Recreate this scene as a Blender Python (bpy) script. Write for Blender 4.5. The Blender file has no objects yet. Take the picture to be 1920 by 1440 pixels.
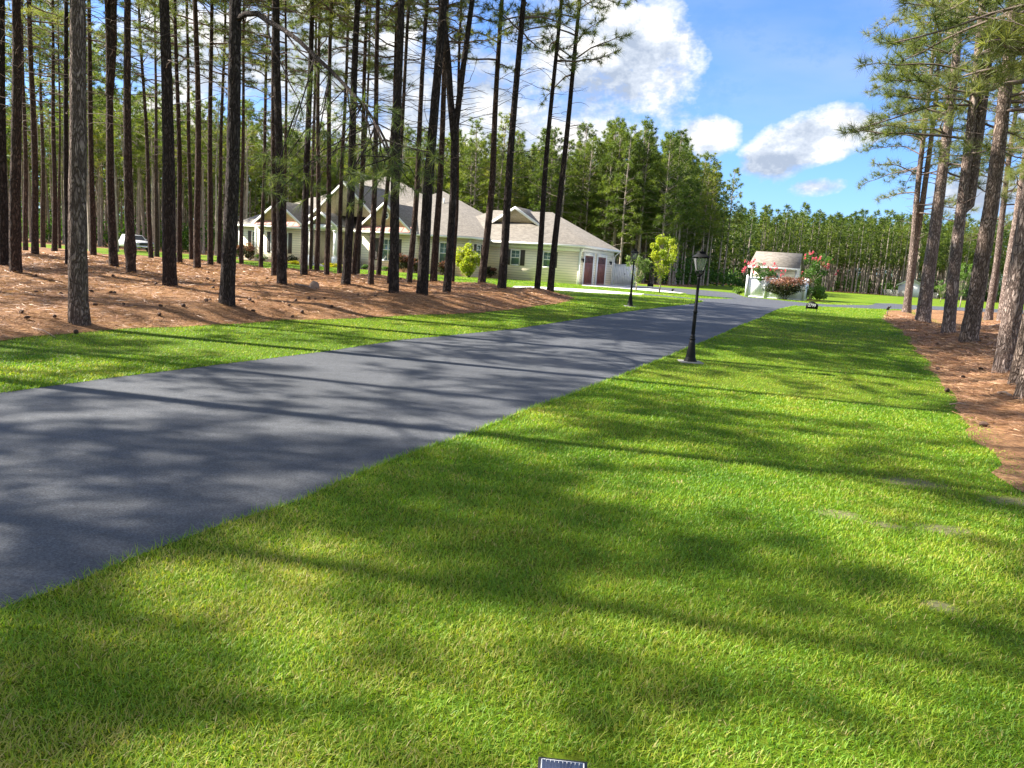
import bpy, bmesh, math, random
import numpy as np
from mathutils import Vector, Matrix, noise as mnoise

S = bpy.context.scene
C = S.collection
rng = np.random.default_rng(7)
random.seed(7)
rad = math.radians
SUN_AZ, SUN_EL = rad(-79), rad(39)

# ------------------------------------------------------------------ camera maths (1920x1440 px of the photograph)
F = 1442.0; ROLL = rad(3.9); PIT = rad(8.9); CAM = np.array([0, 0, 1.65])
cf = np.array([0, math.cos(PIT), -math.sin(PIT)])
u0 = np.array([0, math.sin(PIT), math.cos(PIT)]); r0_ = np.array([1., 0, 0])
cR = math.cos(ROLL)*r0_ + math.sin(ROLL)*u0
cU = -math.sin(ROLL)*r0_ + math.cos(ROLL)*u0
def ray(px, py): return cf + cR*(px-960)/F + cU*(720-py)/F
_ks = np.arange(10, 31.)
def _sm(y):
    t = np.clip((y-10)/20, 0, 1); return .4*t*t*(3-2*t)
_kz = _sm(_ks)
def zg(y): return np.interp(y, _ks, _kz)          # the ground rises 0.4 m, in straight strips one metre deep
def G(px, py, dz=0.0):
    d = ray(px, py); z = 0.2
    for _ in range(60):
        t = (z+dz-CAM[2])/d[2]; P = CAM+d*t; z = .5*z+.5*float(zg(P[1]))
    P[2] = z; return P
def on_y(px, py, y):
    d = ray(px, py); return CAM + d*(y/d[1])

def on_plane(px, py, O, n):
    d = ray(px, py); n = np.array(n); return CAM + d*(((np.array(O)-CAM)@n)/(d@n))
# ------------------------------------------------------------------ materials
def newmat(name):
    m = bpy.data.materials.new(name); m.use_nodes = True
    nt = m.node_tree; b = nt.nodes['Principled BSDF']
    return m, nt, b
def N(nt, t, **kw):
    n = nt.nodes.new(t)
    for k, v in kw.items():
        if k == 'inp':
            for kk, vv in v.items(): n.inputs[kk].default_value = vv
        else: setattr(n, k, v)
    return n
def ramp(nt, fac, stops):
    r = nt.nodes.new('ShaderNodeValToRGB'); e = r.color_ramp.elements
    while len(e) < len(stops): e.new(.5)
    for i, (p, c) in enumerate(stops):
        e[i].position = p; e[i].color = (c[0], c[1], c[2], 1)
    nt.links.new(fac, r.inputs[0]); return r.outputs[0]
def coords(nt, scale=(1, 1, 1), kind='Object'):
    tc = nt.nodes.new('ShaderNodeTexCoord'); mp = nt.nodes.new('ShaderNodeMapping')
    mp.inputs['Scale'].default_value = scale
    nt.links.new(tc.outputs[kind], mp.inputs[0]); return mp.outputs[0]
def noi(nt, vec, scale, detail=4, rough=.55):
    n = N(nt, 'ShaderNodeTexNoise', inp={'Scale': scale, 'Detail': detail, 'Roughness': rough})
    nt.links.new(vec, n.inputs['Vector']); return n.outputs['Fac']
def mixc(nt, fac, a, b, mode='MIX'):
    m = N(nt, 'ShaderNodeMix', data_type='RGBA', blend_type=mode)
    for s, v in ((0, fac), (6, a), (7, b)):
        if isinstance(v, (int, float)): m.inputs[s].default_value = v
        elif isinstance(v, tuple): m.inputs[s].default_value = (*v, 1)
        else: nt.links.new(v, m.inputs[s])
    return m.outputs[2]
def math_(nt, op, a, b=0.0, c=None, clamp=False):
    m = N(nt, 'ShaderNodeMath', operation=op, use_clamp=clamp)
    for i, v in enumerate((a, b, c)):
        if v is None: continue
        if isinstance(v, (int, float)): m.inputs[i].default_value = v
        else: nt.links.new(v, m.inputs[i])
    return m.outputs[0]
def bump(nt, b, h, strength=.4, dist=.02):
    bp = N(nt, 'ShaderNodeBump', inp={'Strength': strength, 'Distance': dist})
    nt.links.new(h, bp.inputs['Height']); nt.links.new(bp.outputs[0], b.inputs['Normal'])
def simple(name, col, rough=.6, metal=0, var=.12, scale=6, bs=.0):
    m, nt, b = newmat(name)
    v = coords(nt); n = noi(nt, v, scale)
    lo = tuple(c*(1-var) for c in col); hi = tuple(min(1, c*(1+var)) for c in col)
    nt.links.new(ramp(nt, n, [(.3, lo), (.7, hi)]), b.inputs['Base Color'])
    b.inputs['Roughness'].default_value = rough; b.inputs['Metallic'].default_value = metal
    if bs: bump(nt, b, n, bs)
    return m
def leafmat(name, stops, trans=.35, rough=.5, objrand=.25, attr='tint', gloss=.25):
    m = bpy.data.materials.new(name); m.use_nodes = True; nt = m.node_tree
    nt.nodes.remove(nt.nodes['Principled BSDF'])
    out = nt.nodes['Material Output']
    a = N(nt, 'ShaderNodeAttribute', attribute_name=attr)
    f = a.outputs['Fac']
    oi = nt.nodes.new('ShaderNodeObjectInfo')
    f = math_(nt, 'ADD', f, math_(nt, 'MULTIPLY', math_(nt, 'SUBTRACT', oi.outputs['Random'], .5), objrand), clamp=True)
    col = ramp(nt, f, stops)
    d = N(nt, 'ShaderNodeBsdfPrincipled', inp={'Roughness': rough}); d.inputs['Specular IOR Level'].default_value = gloss
    t = nt.nodes.new('ShaderNodeBsdfTranslucent')
    nt.links.new(col, d.inputs['Base Color'])
    tc = mixc(nt, 1.0, col, (1.0, 1.0, .45), 'MULTIPLY')
    tc2 = mixc(nt, 1.0, tc, (1.6, 1.6, 1.6), 'MULTIPLY')
    nt.links.new(tc2, t.inputs[0])
    mx = N(nt, 'ShaderNodeMixShader'); mx.inputs[0].default_value = trans
    nt.links.new(d.outputs[0], mx.inputs[1]); nt.links.new(t.outputs[0], mx.inputs[2])
    nt.links.new(mx.outputs[0], out.inputs[0])
    return m

M = {}
# lawn ground (thatch, short turf) with bare, sandy spots
m, nt, b = newmat('lawn_ground'); v = coords(nt)
n1 = noi(nt, v, .35, 5); n2 = noi(nt, v, 9, 6, .7); n3 = noi(nt, v, 60, 3, .7)
c1 = ramp(nt, n1, [(.3, (.10, .20, .008)), (.5, (.15, .26, .012)), (.7, (.22, .28, .020))])
c2 = ramp(nt, n2, [(.3, (.5, .42, .38)), (.65, (.98, .95, .9))])
cc = mixc(nt, 1.0, c1, c2, 'MULTIPLY')
cc = mixc(nt, 1.0, cc, ramp(nt, n3, [(.3, (.6, .6, .6)), (.7, (1.25, 1.25, 1.2))]), 'MULTIPLY')
SOIL = [(G(1712, 905)[:2], .34, .15), (G(1575, 965)[:2], .20, .11), (G(1660, 985)[:2], .15, .08), (G(1765, 992)[:2], .24, .11), (G(1768, 1138)[:2], .10, .07), (G(1905, 940)[:2], .34, .12)]
sp_ = nt.nodes.new('ShaderNodeSeparateXYZ'); nt.links.new(v, sp_.inputs[0]); acc = None
for c_, sx, sy in SOIL:      # bare sandy places really there in the turf
    qx = math_(nt, 'MULTIPLY', math_(nt, 'SUBTRACT', sp_.outputs[0], float(c_[0])), 1/sx); qy = math_(nt, 'MULTIPLY', math_(nt, 'SUBTRACT', sp_.outputs[1], float(c_[1])), 1/(sy*1.4))
    q = math_(nt, 'SQRT', math_(nt, 'ADD', math_(nt, 'MULTIPLY', qx, qx), math_(nt, 'MULTIPLY', qy, qy)))
    acc = q if acc is None else math_(nt, 'MINIMUM', acc, q)
acc = math_(nt, 'ADD', acc, math_(nt, 'MULTIPLY', math_(nt, 'SUBTRACT', n2, .5), 1.6))
sc_ = ramp(nt, noi(nt, v, 26, 5, .7), [(.3, (.13, .105, .065)), (.7, (.32, .265, .18))])
thatch = mixc(nt, 1.0, cc, (.64, .62, .70), 'MULTIPLY')       # under the modelled blades: thatch and soil, darkened for the shady gaps between them; open turf farther off
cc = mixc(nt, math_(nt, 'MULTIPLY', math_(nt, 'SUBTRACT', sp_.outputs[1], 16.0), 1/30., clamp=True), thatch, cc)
cc = mixc(nt, ramp(nt, acc, [(.45, (.5, .5, .5)), (1.15, (0, 0, 0))]), cc, sc_)
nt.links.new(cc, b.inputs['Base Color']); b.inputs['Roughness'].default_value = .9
b.inputs['Specular IOR Level'].default_value = .1
bump(nt, b, n2, .5, .03); M['lawn'] = m
m, nt, b = newmat('sandy_soil'); v = coords(nt)
n1 = noi(nt, v, 14, 6, .7)
nt.links.new(ramp(nt, n1, [(.3, (.12, .10, .055)), (.7, (.27, .23, .14))]), b.inputs['Base Color'])
b.inputs['Roughness'].default_value = .95; bump(nt, b, n1, .6, .02); M['soil'] = m
# sealed asphalt
m, nt, b = newmat('asphalt'); v = coords(nt)
n1 = noi(nt, v, .5, 4); n2 = noi(nt, v, 260, 2, .7); n3 = noi(nt, coords(nt, (1, 3, 1)), 1.3, 5, .6)
vor = N(nt, 'ShaderNodeTexVoronoi', inp={'Scale': 190.}); nt.links.new(v, vor.inputs['Vector'])
base = ramp(nt, n1, [(.3, (.066, .070, .078)), (.7, (.088, .092, .101))])
base = mixc(nt, 1.0, base, ramp(nt, n2, [(.35, (.7, .7, .7)), (.7, (1.3, 1.3, 1.28))]), 'MULTIPLY')
base = mixc(nt, 1.0, base, ramp(nt, n3, [(.4, (.93, .93, .93)), (.62, (1.06, 1.06, 1.06))]), 'MULTIPLY')
base = mixc(nt, 1.0, base, ramp(nt, noi(nt, v, 9, 6, .75), [(.35, (.86, .86, .86)), (.65, (1.13, 1.13, 1.13))]), 'MULTIPLY')
base = mixc(nt, 1.0, base, ramp(nt, noi(nt, v, 75, 3, .7), [(.38, (.62, .62, .62)), (.5, (1, 1, 1)), (.64, (1.35, 1.35, 1.35))]), 'MULTIPLY')
spk = noi(nt, v, 22, 2, .5)
base = mixc(nt, ramp(nt, spk, [(.735, (0, 0, 0)), (.76, (1, 1, 1))]), base, (.2, .19, .18))
nt.links.new(base, b.inputs['Base Color']); b.inputs['Roughness'].default_value = .7
b.inputs['Specular IOR Level'].default_value = .28
h = math_(nt, 'ADD', vor.outputs['Distance'], math_(nt, 'MULTIPLY', n2, .5))
bump(nt, b, h, .35, .004); M['asphalt'] = m
M['concrete'] = simple('pale_concrete', (.62, .59, .53), .85, var=.1, scale=2)
M['slab'] = simple('grey_concrete', (.23, .22, .20), .85, var=.15, scale=12)
# pine straw
m, nt, b = newmat('pine_straw'); v = coords(nt)
n1 = noi(nt, v, .8, 5, .6)
mp2 = coords(nt, (3, 26, 8)); mp3 = coords(nt, (22, 4, 8))
s1 = noi(nt, mp2, 3, 5, .7); s2 = noi(nt, mp3, 3, 5, .7)
sm_ = math_(nt, 'MAXIMUM', s1, s2)
c1 = ramp(nt, sm_, [(.40, (.14, .065, .028)), (.54, (.33, .18, .085)), (.68, (.53, .36, .215))])
c1 = mixc(nt, 1.0, c1, ramp(nt, n1, [(.3, (.62, .56, .52)), (.7, (1.12, 1.08, 1.02))]), 'MULTIPLY')
c1 = mixc(nt, 1.0, c1, ramp(nt, noi(nt, v, 11, 6, .75), [(.33, (.45, .42, .40)), (.5, (.95, .95, .95)), (.68, (1.3, 1.28, 1.2))]), 'MULTIPLY')
nt.links.new(c1, b.inputs['Base Color']); b.inputs['Roughness'].default_value = .85
b.inputs['Specular IOR Level'].default_value = .2
bump(nt, b, sm_, 1.0, .04); M['straw'] = m
M['straw_needles'] = leafmat('straw_needle', [(0, (.10, .045, .022)), (.45, (.30, .15, .08)), (1, (.60, .42, .27))], .12, objrand=0)
# bark: one pine bark, colour lightened for sunlit trunks, darkened for backlit ones
def barkmat(name, plate, plate2, crack, sc=1.0):
    m, nt, b = newmat(name)
    v = coords(nt, (1, 1, .26))
    nz = N(nt, 'ShaderNodeTexNoise', inp={'Scale': 7., 'Detail': 5.}); nt.links.new(v, nz.inputs['Vector'])
    va = N(nt, 'ShaderNodeVectorMath', operation='SCALE'); va.inputs['Scale'].default_value = .34
    nt.links.new(nz.outputs['Color'], va.inputs[0])
    vb = N(nt, 'ShaderNodeVectorMath', operation='ADD'); nt.links.new(v, vb.inputs[0]); nt.links.new(va.outputs[0], vb.inputs[1])
    vo = N(nt, 'ShaderNodeTexVoronoi', feature='DISTANCE_TO_EDGE', inp={'Scale': 17.*sc}); nt.links.new(vb.outputs[0], vo.inputs['Vector'])
    vc = N(nt, 'ShaderNodeTexVoronoi', feature='F1', inp={'Scale': 17.*sc}); nt.links.new(vb.outputs[0], vc.inputs['Vector'])
    fine = noi(nt, v, 45, 5, .7); big = noi(nt, v, 2.2, 3)
    sep = nt.nodes.new('ShaderNodeSeparateColor'); nt.links.new(vc.outputs['Color'], sep.inputs[0])
    pc = mixc(nt, sep.outputs[0], plate, plate2)
    pc = mixc(nt, 1.0, pc, ramp(nt, fine, [(.3, (.6, .6, .6)), (.7, (1.3, 1.3, 1.3))]), 'MULTIPLY')
    pc = mixc(nt, 1.0, pc, ramp(nt, big, [(.3, (.8, .78, .76)), (.7, (1.2, 1.18, 1.2))]), 'MULTIPLY')
    e = ramp(nt, vo.outputs['Distance'], [(.0, (0, 0, 0)), (.26, (1, 1, 1))])
    col = mixc(nt, e, crack, pc)
    oi = nt.nodes.new('ShaderNodeObjectInfo')
    hv = N(nt, 'ShaderNodeHueSaturation'); nt.links.new(col, hv.inputs['Color'])
    nt.links.new(math_(nt, 'ADD', math_(nt, 'MULTIPLY', oi.outputs['Random'], .35), .82), hv.inputs['Value'])
    nt.links.new(hv.outputs[0], b.inputs['Base Color']); b.inputs['Roughness'].default_value = .9
    b.inputs['Specular IOR Level'].default_value = .15
    h = math_(nt, 'ADD', e, math_(nt, 'MULTIPLY', fine, .45))
    bump(nt, b, h, 1.0, .03)
    return m
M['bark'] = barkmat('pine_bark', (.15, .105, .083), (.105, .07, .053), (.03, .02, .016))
M['bark_sunlit'] = barkmat('pine_bark_sunlit', (.42, .335, .29), (.32, .245, .205), (.09, .06, .05))
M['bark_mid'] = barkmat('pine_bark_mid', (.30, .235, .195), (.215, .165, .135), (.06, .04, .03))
M['bark_backlit'] = barkmat('pine_bark_backlit', (.085, .068, .06), (.06, .045, .038), (.018, .013, .011))
M['bark_far'] = simple('far_bark', (.29, .235, .195), .9, var=.35, scale=3)
M['twig'] = simple('twig_bark', (.13, .095, .078), .9, var=.3, scale=8)
M['wood'] = simple('dead_wood', (.27, .19, .14), .9, var=.3, scale=8)
M['smooth_bark'] = simple('smooth_bark', (.36, .29, .22), .8, var=.2, scale=8)
# foliage
M['needles'] = leafmat('pine_needles', [(0, (.05, .085, .03)), (.5, (.135, .17, .055)), (1, (.26, .26, .095))], .45)
M['needles_far'] = leafmat('pine_needles_far', [(0, (.05, .085, .018)), (.45, (.115, .165, .030)), (.8, (.19, .235, .042)), (1, (.28, .27, .06))], .35, objrand=.55)
M['grass'] = leafmat('grass_blades', [(0, (.07, .175, .008)), (.4, (.165, .295, .014)), (.68, (.32, .37, .032)), (.88, (.36, .31, .09)), (1, (.46, .37, .18))], .38, objrand=0, rough=.55, gloss=.35)
M['leaf_yellow'] = leafmat('yellow_green_leaves', [(0, (.10, .17, .02)), (.5, (.24, .31, .03)), (1, (.42, .42, .05))], .45)
M['leaf_green'] = leafmat('green_leaves', [(0, (.03, .08, .015)), (.5, (.07, .15, .025)), (1, (.16, .25, .045))], .35)
M['leaf_pale'] = leafmat('pale_green_leaves', [(0, (.07, .12, .04)), (.5, (.14, .2, .07)), (1, (.24, .30, .12))], .4)
M['leaf_dark'] = leafmat('dark_leaves', [(0, (.012, .02, .01)), (.5, (.035, .045, .02)), (1, (.09, .09, .04))], .25)
M['leaf_red'] = leafmat('burgundy_leaves', [(0, (.05, .025, .025)), (.5, (.20, .09, .07)), (1, (.36, .19, .13))], .3)
M['blossom'] = leafmat('pink_blossom', [(0, (.50, .05, .12)), (.5, (.72, .12, .22)), (1, (.85, .28, .36))], .3, objrand=0)
M['flower_y'] = leafmat('yellow_flowers', [(0, (.45, .42, .02)), (1, (.85, .75, .04))], .3, objrand=0)
# house
m, nt, b = newmat('cream_siding'); tc = nt.nodes.new('ShaderNodeTexCoord'); sp = nt.nodes.new('ShaderNodeSeparateXYZ')
nt.links.new(tc.outputs['Object'], sp.inputs[0])
fr = math_(nt, 'FRACT', math_(nt, 'DIVIDE', sp.outputs[2], .19))
n1 = noi(nt, tc.outputs['Object'], 1.4)
c1 = ramp(nt, n1, [(.3, (.87, .77, .56)), (.7, (.90, .82, .61))])
c1 = mixc(nt, ramp(nt, fr, [(.84, (0, 0, 0)), (.94, (1, 1, 1))]), c1, (.42, .37, .27))
nt.links.new(c1, b.inputs['Base Color']); b.inputs['Roughness'].default_value = .6
bump(nt, b, math_(nt, 'SUBTRACT', 1.0, fr), .8, .03); M['siding'] = m
m, nt, b = newmat('shake_siding'); v = coords(nt, (4, 4, 5))
br = N(nt, 'ShaderNodeTexNoise', inp={'Scale': 2.}); nt.links.new(v, br.inputs['Vector'])
nt.links.new(ramp(nt, br.outputs['Fac'], [(.35, (.40, .33, .24)), (.65, (.52, .44, .33))]), b.inputs['Base Color'])
tc = nt.nodes.new('ShaderNodeTexCoord'); sp = nt.nodes.new('ShaderNodeSeparateXYZ'); nt.links.new(tc.outputs['Object'], sp.inputs[0])
fr = math_(nt, 'FRACT', math_(nt, 'DIVIDE', sp.outputs[2], .22)); bump(nt, b, math_(nt, 'SUBTRACT', 1.0, fr), .8, .03)
b.inputs['Roughness'].default_value = .7; M['shake'] = m
m, nt, b = newmat('roof_shingles'); v = coords(nt, (2.2, 2.2, 7))
vo = N(nt, 'ShaderNodeTexVoronoi', inp={'Scale': 2.2}); nt.links.new(v, vo.inputs['Vector'])
sepc = nt.nodes.new('ShaderNodeSeparateColor'); nt.links.new(vo.outputs['Color'], sepc.inputs[0])
c1 = ramp(nt, sepc.outputs[0], [(0, (.14, .122, .098)), (1, (.225, .198, .162))])
n1 = noi(nt, coords(nt), 30, 3); c1 = mixc(nt, 1.0, c1, ramp(nt, n1, [(.3, (.85, .85, .85)), (.7, (1.12, 1.12, 1.12))]), 'MULTIPLY')
tc = nt.nodes.new('ShaderNodeTexCoord'); sp = nt.nodes.new('ShaderNodeSeparateXYZ'); nt.links.new(tc.outputs['Object'], sp.inputs[0])
fr = math_(nt, 'FRACT', math_(nt, 'DIVIDE', sp.outputs[2], .085))
nt.links.new(c1, b.inputs['Base Color']); b.inputs['Roughness'].default_value = .9; bump(nt, b, fr, .5, .01); M['roof'] = m
M['trim'] = simple('white_trim', (.80, .79, .75), .45, var=.03)
M['vinyl'] = simple('white_vinyl', (.80, .81, .82), .35, var=.03)
M['shutter'] = simple('brown_shutter', (.07, .055, .05), .5, var=.1)
M['copper'] = simple('copper_pent', (.48, .25, .20), .45, var=.15, scale=3)
M['stone'] = simple('tan_stone', (.42, .28, .16), .8, var=.4, scale=5)
M['brick'] = simple('brick_skirt', (.36, .17, .11), .8, var=.3, scale=8)
M['porch'] = simple('porch_wall', (.58, .48, .30), .7, var=.05)
M['door_red'] = simple('burgundy_stain', (.21, .07, .05), .45, var=.25, scale=9)
M['black'] = simple('black_iron', (.008, .008, .008), .6, var=.2, scale=30)
M['black'].node_tree.nodes['Principled BSDF'].inputs['Specular IOR Level'].default_value = .18
M['blackplastic'] = simple('black_plastic', (.03, .03, .033), .5, var=.2, scale=30)
M['rubber'] = simple('rubber', (.02, .02, .02), .8)
M['whitepaint'] = simple('white_car_paint', (.62, .62, .62), .25, var=.01)
M['steel'] = simple('galvanised_steel', (.45, .45, .45), .4, .9)
M['chrome'] = simple('chrome', (.6, .6, .6), .2, 1)
M['cone'] = simple('pine_cone_scales', (.075, .042, .028), .85, var=.4, scale=40)
M['white_text'] = simple('white_lettering', (.8, .8, .78), .5, var=.02)
m, nt, b = newmat('window_glass'); b.inputs['Base Color'].default_value = (.10, .17, .15, 1); b.inputs['Roughness'].default_value = .06
b.inputs['Specular IOR Level'].default_value = .9; M['glass'] = m
m, nt, b = newmat('dark_glass'); b.inputs['Base Color'].default_value = (.015, .02, .022, 1); b.inputs['Roughness'].default_value = .05; M['darkglass'] = m
m = bpy.data.materials.new('clear_glass'); m.use_nodes = True; nt = m.node_tree; nt.nodes.remove(nt.nodes['Principled BSDF'])
tr = nt.nodes.new('ShaderNodeBsdfTransparent'); tr.inputs[0].default_value = (.72, .74, .74, 1)
gl = nt.nodes.new('ShaderNodeBsdfGlossy'); gl.inputs['Roughness'].default_value = .05
dfn = nt.nodes.new('ShaderNodeBsdfDiffuse'); dfn.inputs[0].default_value = (.4, .42, .42, 1)
mx = nt.nodes.new('ShaderNodeMixShader'); mx.inputs[0].default_value = .14
nt.links.new(tr.outputs[0], mx.inputs[1]); nt.links.new(gl.outputs[0], mx.inputs[2])
mx2 = nt.nodes.new('ShaderNodeMixShader'); mx2.inputs[0].default_value = .25
nt.links.new(mx.outputs[0], mx2.inputs[1]); nt.links.new(dfn.outputs[0], mx2.inputs[2])
nt.links.new(mx2.outputs[0], nt.nodes['Material Output'].inputs[0]); M['clearglass'] = m
m, nt, b = newmat('solar_cell'); v = coords(nt)
tc = nt.nodes.new('ShaderNodeTexCoord'); sp = nt.nodes.new('ShaderNodeSeparateXYZ'); nt.links.new(tc.outputs['Object'], sp.inputs[0])
fx = math_(nt, 'FRACT', math_(nt, 'MULTIPLY', sp.outputs[0], 95.))
c1 = mixc(nt, ramp(nt, fx, [(.9, (0, 0, 0)), (.93, (1, 1, 1))]), (.045, .06, .11), (.09, .11, .17))
nt.links.new(c1, b.inputs['Base Color']); b.inputs['Roughness'].default_value = .15; M['cell'] = m
m = bpy.data.materials.new('chain_link'); m.use_nodes = True; nt = m.node_tree; b = nt.nodes['Principled BSDF']
b.inputs['Base Color'].default_value = (.35, .33, .3, 1); M['chain'] = m

# ------------------------------------------------------------------ mesh helpers
class MB:
    """collects verts / faces, links them as ONE mesh object"""
    def __init__(s): s.V = []; s.Fq = []; s.Ft = []; s.n = 0; s.A = []; s.P = []
    def add(s, V, quads=None, tris=None, tint=.5):
        V = np.asarray(V, dtype=np.float64).reshape(-1, 3); s.V.append(V)
        s.A.append(np.broadcast_to(np.asarray(tint, dtype=np.float64), (len(V),)).copy() if np.ndim(tint) == 0 else np.asarray(tint))
        if quads is not None and len(quads): s.Fq.append(np.asarray(quads, dtype=np.int64).reshape(-1, 4)+s.n)
        if tris is not None and len(tris): s.Ft.append(np.asarray(tris, dtype=np.int64).reshape(-1, 3)+s.n)
        s.n += len(V)
    def poly(s, pts):                      # n-gon
        V = np.asarray(pts, dtype=np.float64); s.V.append(V); s.A.append(np.full(len(V), .5))
        s.P.append(list(range(s.n, s.n+len(V)))); s.n += len(V)
    def box(s, c, size, M3=None):
        c = np.asarray(c, float); h = np.asarray(size, float)/2
        v = np.array([[x, y, z] for z in (-1, 1) for y in (-1, 1) for x in (-1, 1)])*h
        if M3 is not None: v = v@np.asarray(M3).T
        s.add(v+c, [[0, 2, 3, 1], [4, 5, 7, 6], [0, 1, 5, 4], [2, 6, 7, 3], [0, 4, 6, 2], [1, 3, 7, 5]])
    def bx(s, x0, x1, y0, y1, z0, z1): s.box(((x0+x1)/2, (y0+y1)/2, (z0+z1)/2), (abs(x1-x0), abs(y1-y0), abs(z1-z0)))
    def tube(s, pts, rads, seg=8, cap=True, tint=.5):
        pts = np.asarray(pts, float); n = len(pts); rads = np.broadcast_to(np.asarray(rads, float), (n,))
        T = np.gradient(pts, axis=0); T /= np.linalg.norm(T, axis=1)[:, None]+1e-9
        up = np.array([0, 0, 1.]) if abs(T[0][2]) < .9 else np.array([1., 0, 0])
        A = np.cross(T, up); A /= np.linalg.norm(A, axis=1)[:, None]+1e-9; B = np.cross(T, A)
        th = np.linspace(0, 2*np.pi, seg, endpoint=False)
        ring = pts[:, None]+rads[:, None, None]*(np.cos(th)[None, :, None]*A[:, None]+np.sin(th)[None, :, None]*B[:, None])
        V = ring.reshape(-1, 3); q = []
        i = np.arange(n-1)[:, None]*seg; j = np.arange(seg)[None]; k = (j+1) % seg
        q = np.stack([i+j, i+k, i+seg+k, i+seg+j], -1).reshape(-1, 4)
        s.add(V, q, tint=tint)
        if cap:
            s.P.append([s.n-seg+a for a in range(seg)]); s.P.append([s.n-n*seg+a for a in range(seg)][::-1])
    def lathe(s, prof, seg=20, c=(0, 0, 0)):
        s.tube([(c[0], c[1], c[2]+z) for r, z in prof], [r for r, z in prof], seg)
    def build(s, name, mat, parent=None, smooth=False, link=True, loc=None):
        V = np.concatenate(s.V) if s.V else np.zeros((0, 3))
        me = bpy.data.meshes.new(name)
        nq = sum(len(f) for f in s.Fq); ntr = sum(len(f) for f in s.Ft)
        parts = []; starts = []; pos = 0
        if nq:
            q = np.concatenate(s.Fq).ravel(); parts.append(q); starts.append(np.arange(nq)*4+pos); pos += nq*4
        if ntr:
            t = np.concatenate(s.Ft).ravel(); parts.append(t); starts.append(np.arange(ntr)*3+pos); pos += ntr*3
        for p in s.P: parts.append(np.array(p)); starts.append(np.array([pos])); pos += len(p)
        loops = np.concatenate(parts).astype(np.int32); st = np.concatenate(starts).astype(np.int32)
        me.vertices.add(len(V)); me.vertices.foreach_set('co', V.ravel().astype(np.float32))
        me.loops.add(len(loops)); me.loops.foreach_set('vertex_index', loops)
        me.polygons.add(len(st)); me.polygons.foreach_set('loop_start', st)
        if smooth: me.polygons.foreach_set('use_smooth', np.ones(len(st), dtype=bool))
        me.update(calc_edges=True)
        at = me.attributes.new('tint', 'FLOAT', 'POINT'); at.data.foreach_set('value', np.concatenate(s.A).astype(np.float32))
        me.materials.append(M[mat] if isinstance(mat, str) else mat)
        o = bpy.data.objects.new(name, me)
        if loc is not None: o.location = loc
        if parent is not None: o.parent = parent
        if link: C.objects.link(o)
        return o
def tag(o, label=None, cat=None, group=None, kind=None):
    if label: o['label'] = label
    if cat: o['category'] = cat
    if group: o['group'] = group
    if kind: o['kind'] = kind
    return o
def thing(name, label, cat, loc=(0, 0, 0), rz=0, group=None):
    o = bpy.data.objects.new(name, None); C.objects.link(o)
    o.empty_display_size = .3; o.location = loc; o.rotation_euler = (0, 0, rz)
    return tag(o, label, cat, group)
def inst(name, src, parent=None, loc=(0, 0, 0), rot=None, sc=1.0, mats=None):
    o = bpy.data.objects.new(name, src); C.objects.link(o)
    if parent is not None: o.parent = parent
    o.location = loc
    if rot is not None:
        o.rotation_mode = 'QUATERNION'; o.rotation_quaternion = rot
    o.scale = (sc, sc, sc) if np.ndim(sc) == 0 else sc
    return o

# value noise in 2-D, vectorised
def vnoise(x, y, seed=0):
    xi = np.floor(x).astype(int); yi = np.floor(y).astype(int); fx = x-xi; fy = y-yi
    def h(a, b):
        n = (a*374761393+b*668265263+seed*1442695041) & 0x7fffffff
        n = ((n ^ (n >> 13))*1274126177) & 0x7fffffff
        return (n & 0xffff)/65535.0
    fx = fx*fx*(3-2*fx); fy = fy*fy*(3-2*fy)
    return (h(xi, yi)*(1-fx)+h(xi+1, yi)*fx)*(1-fy)+(h(xi, yi+1)*(1-fx)+h(xi+1, yi+1)*fx)*fy
def fbm(x, y, seed=0, o=4):
    s = 0; a = .5; t = 0
    for i in range(o):
        s = s+a*vnoise(x*2**i, y*2**i, seed+i); t += a; a *= .5
    return s/t
def inpoly(X, Y, poly):
    inside = np.zeros(np.shape(X), bool); n = len(poly); j = n-1
    for i in range(n):
        xi, yi = poly[i]; xj, yj = poly[j]
        c = ((yi > Y) != (yj > Y)) & (X < (xj-xi)*(Y-yi)/(yj-yi+1e-12)+xi)
        inside ^= c; j = i
    return inside
def edgedist(X, Y, poly):
    d = np.full(np.shape(X), 1e9); n = len(poly)
    for i in range(n):
        x0, y0 = poly[i]; x1, y1 = poly[(i+1) % n]; dx, dy = x1-x0, y1-y0
        t = np.clip(((X-x0)*dx+(Y-y0)*dy)/(dx*dx+dy*dy+1e-12), 0, 1)
        d = np.minimum(d, np.hypot(X-x0-t*dx, Y-y0-t*dy))
    return d
def gp(lst): return [tuple(G(*p)[:2]) for p in lst]
def wiggle(poly, amp, step=.5, seed=3, ymax=70):
    out = []
    n = len(poly)
    for i in range(n):
        a = np.array(poly[i]); b_ = np.array(poly[(i+1) % n]); L = np.linalg.norm(b_-a)
        k = max(1, int(L/step)) if (a[1] < ymax and abs(a[0]) < 60) else 1
        nrm = np.array([-(b_-a)[1], (b_-a)[0]])/(L+1e-9)
        for t in range(k):
            p = a+(b_-a)*t/k
            w = (fbm(p[0]*1.1+5, p[1]*1.1+9, seed)-.5)*2*amp
            out.append(tuple(p+nrm*w*(1 if k > 1 else 0)))
    return out
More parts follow.
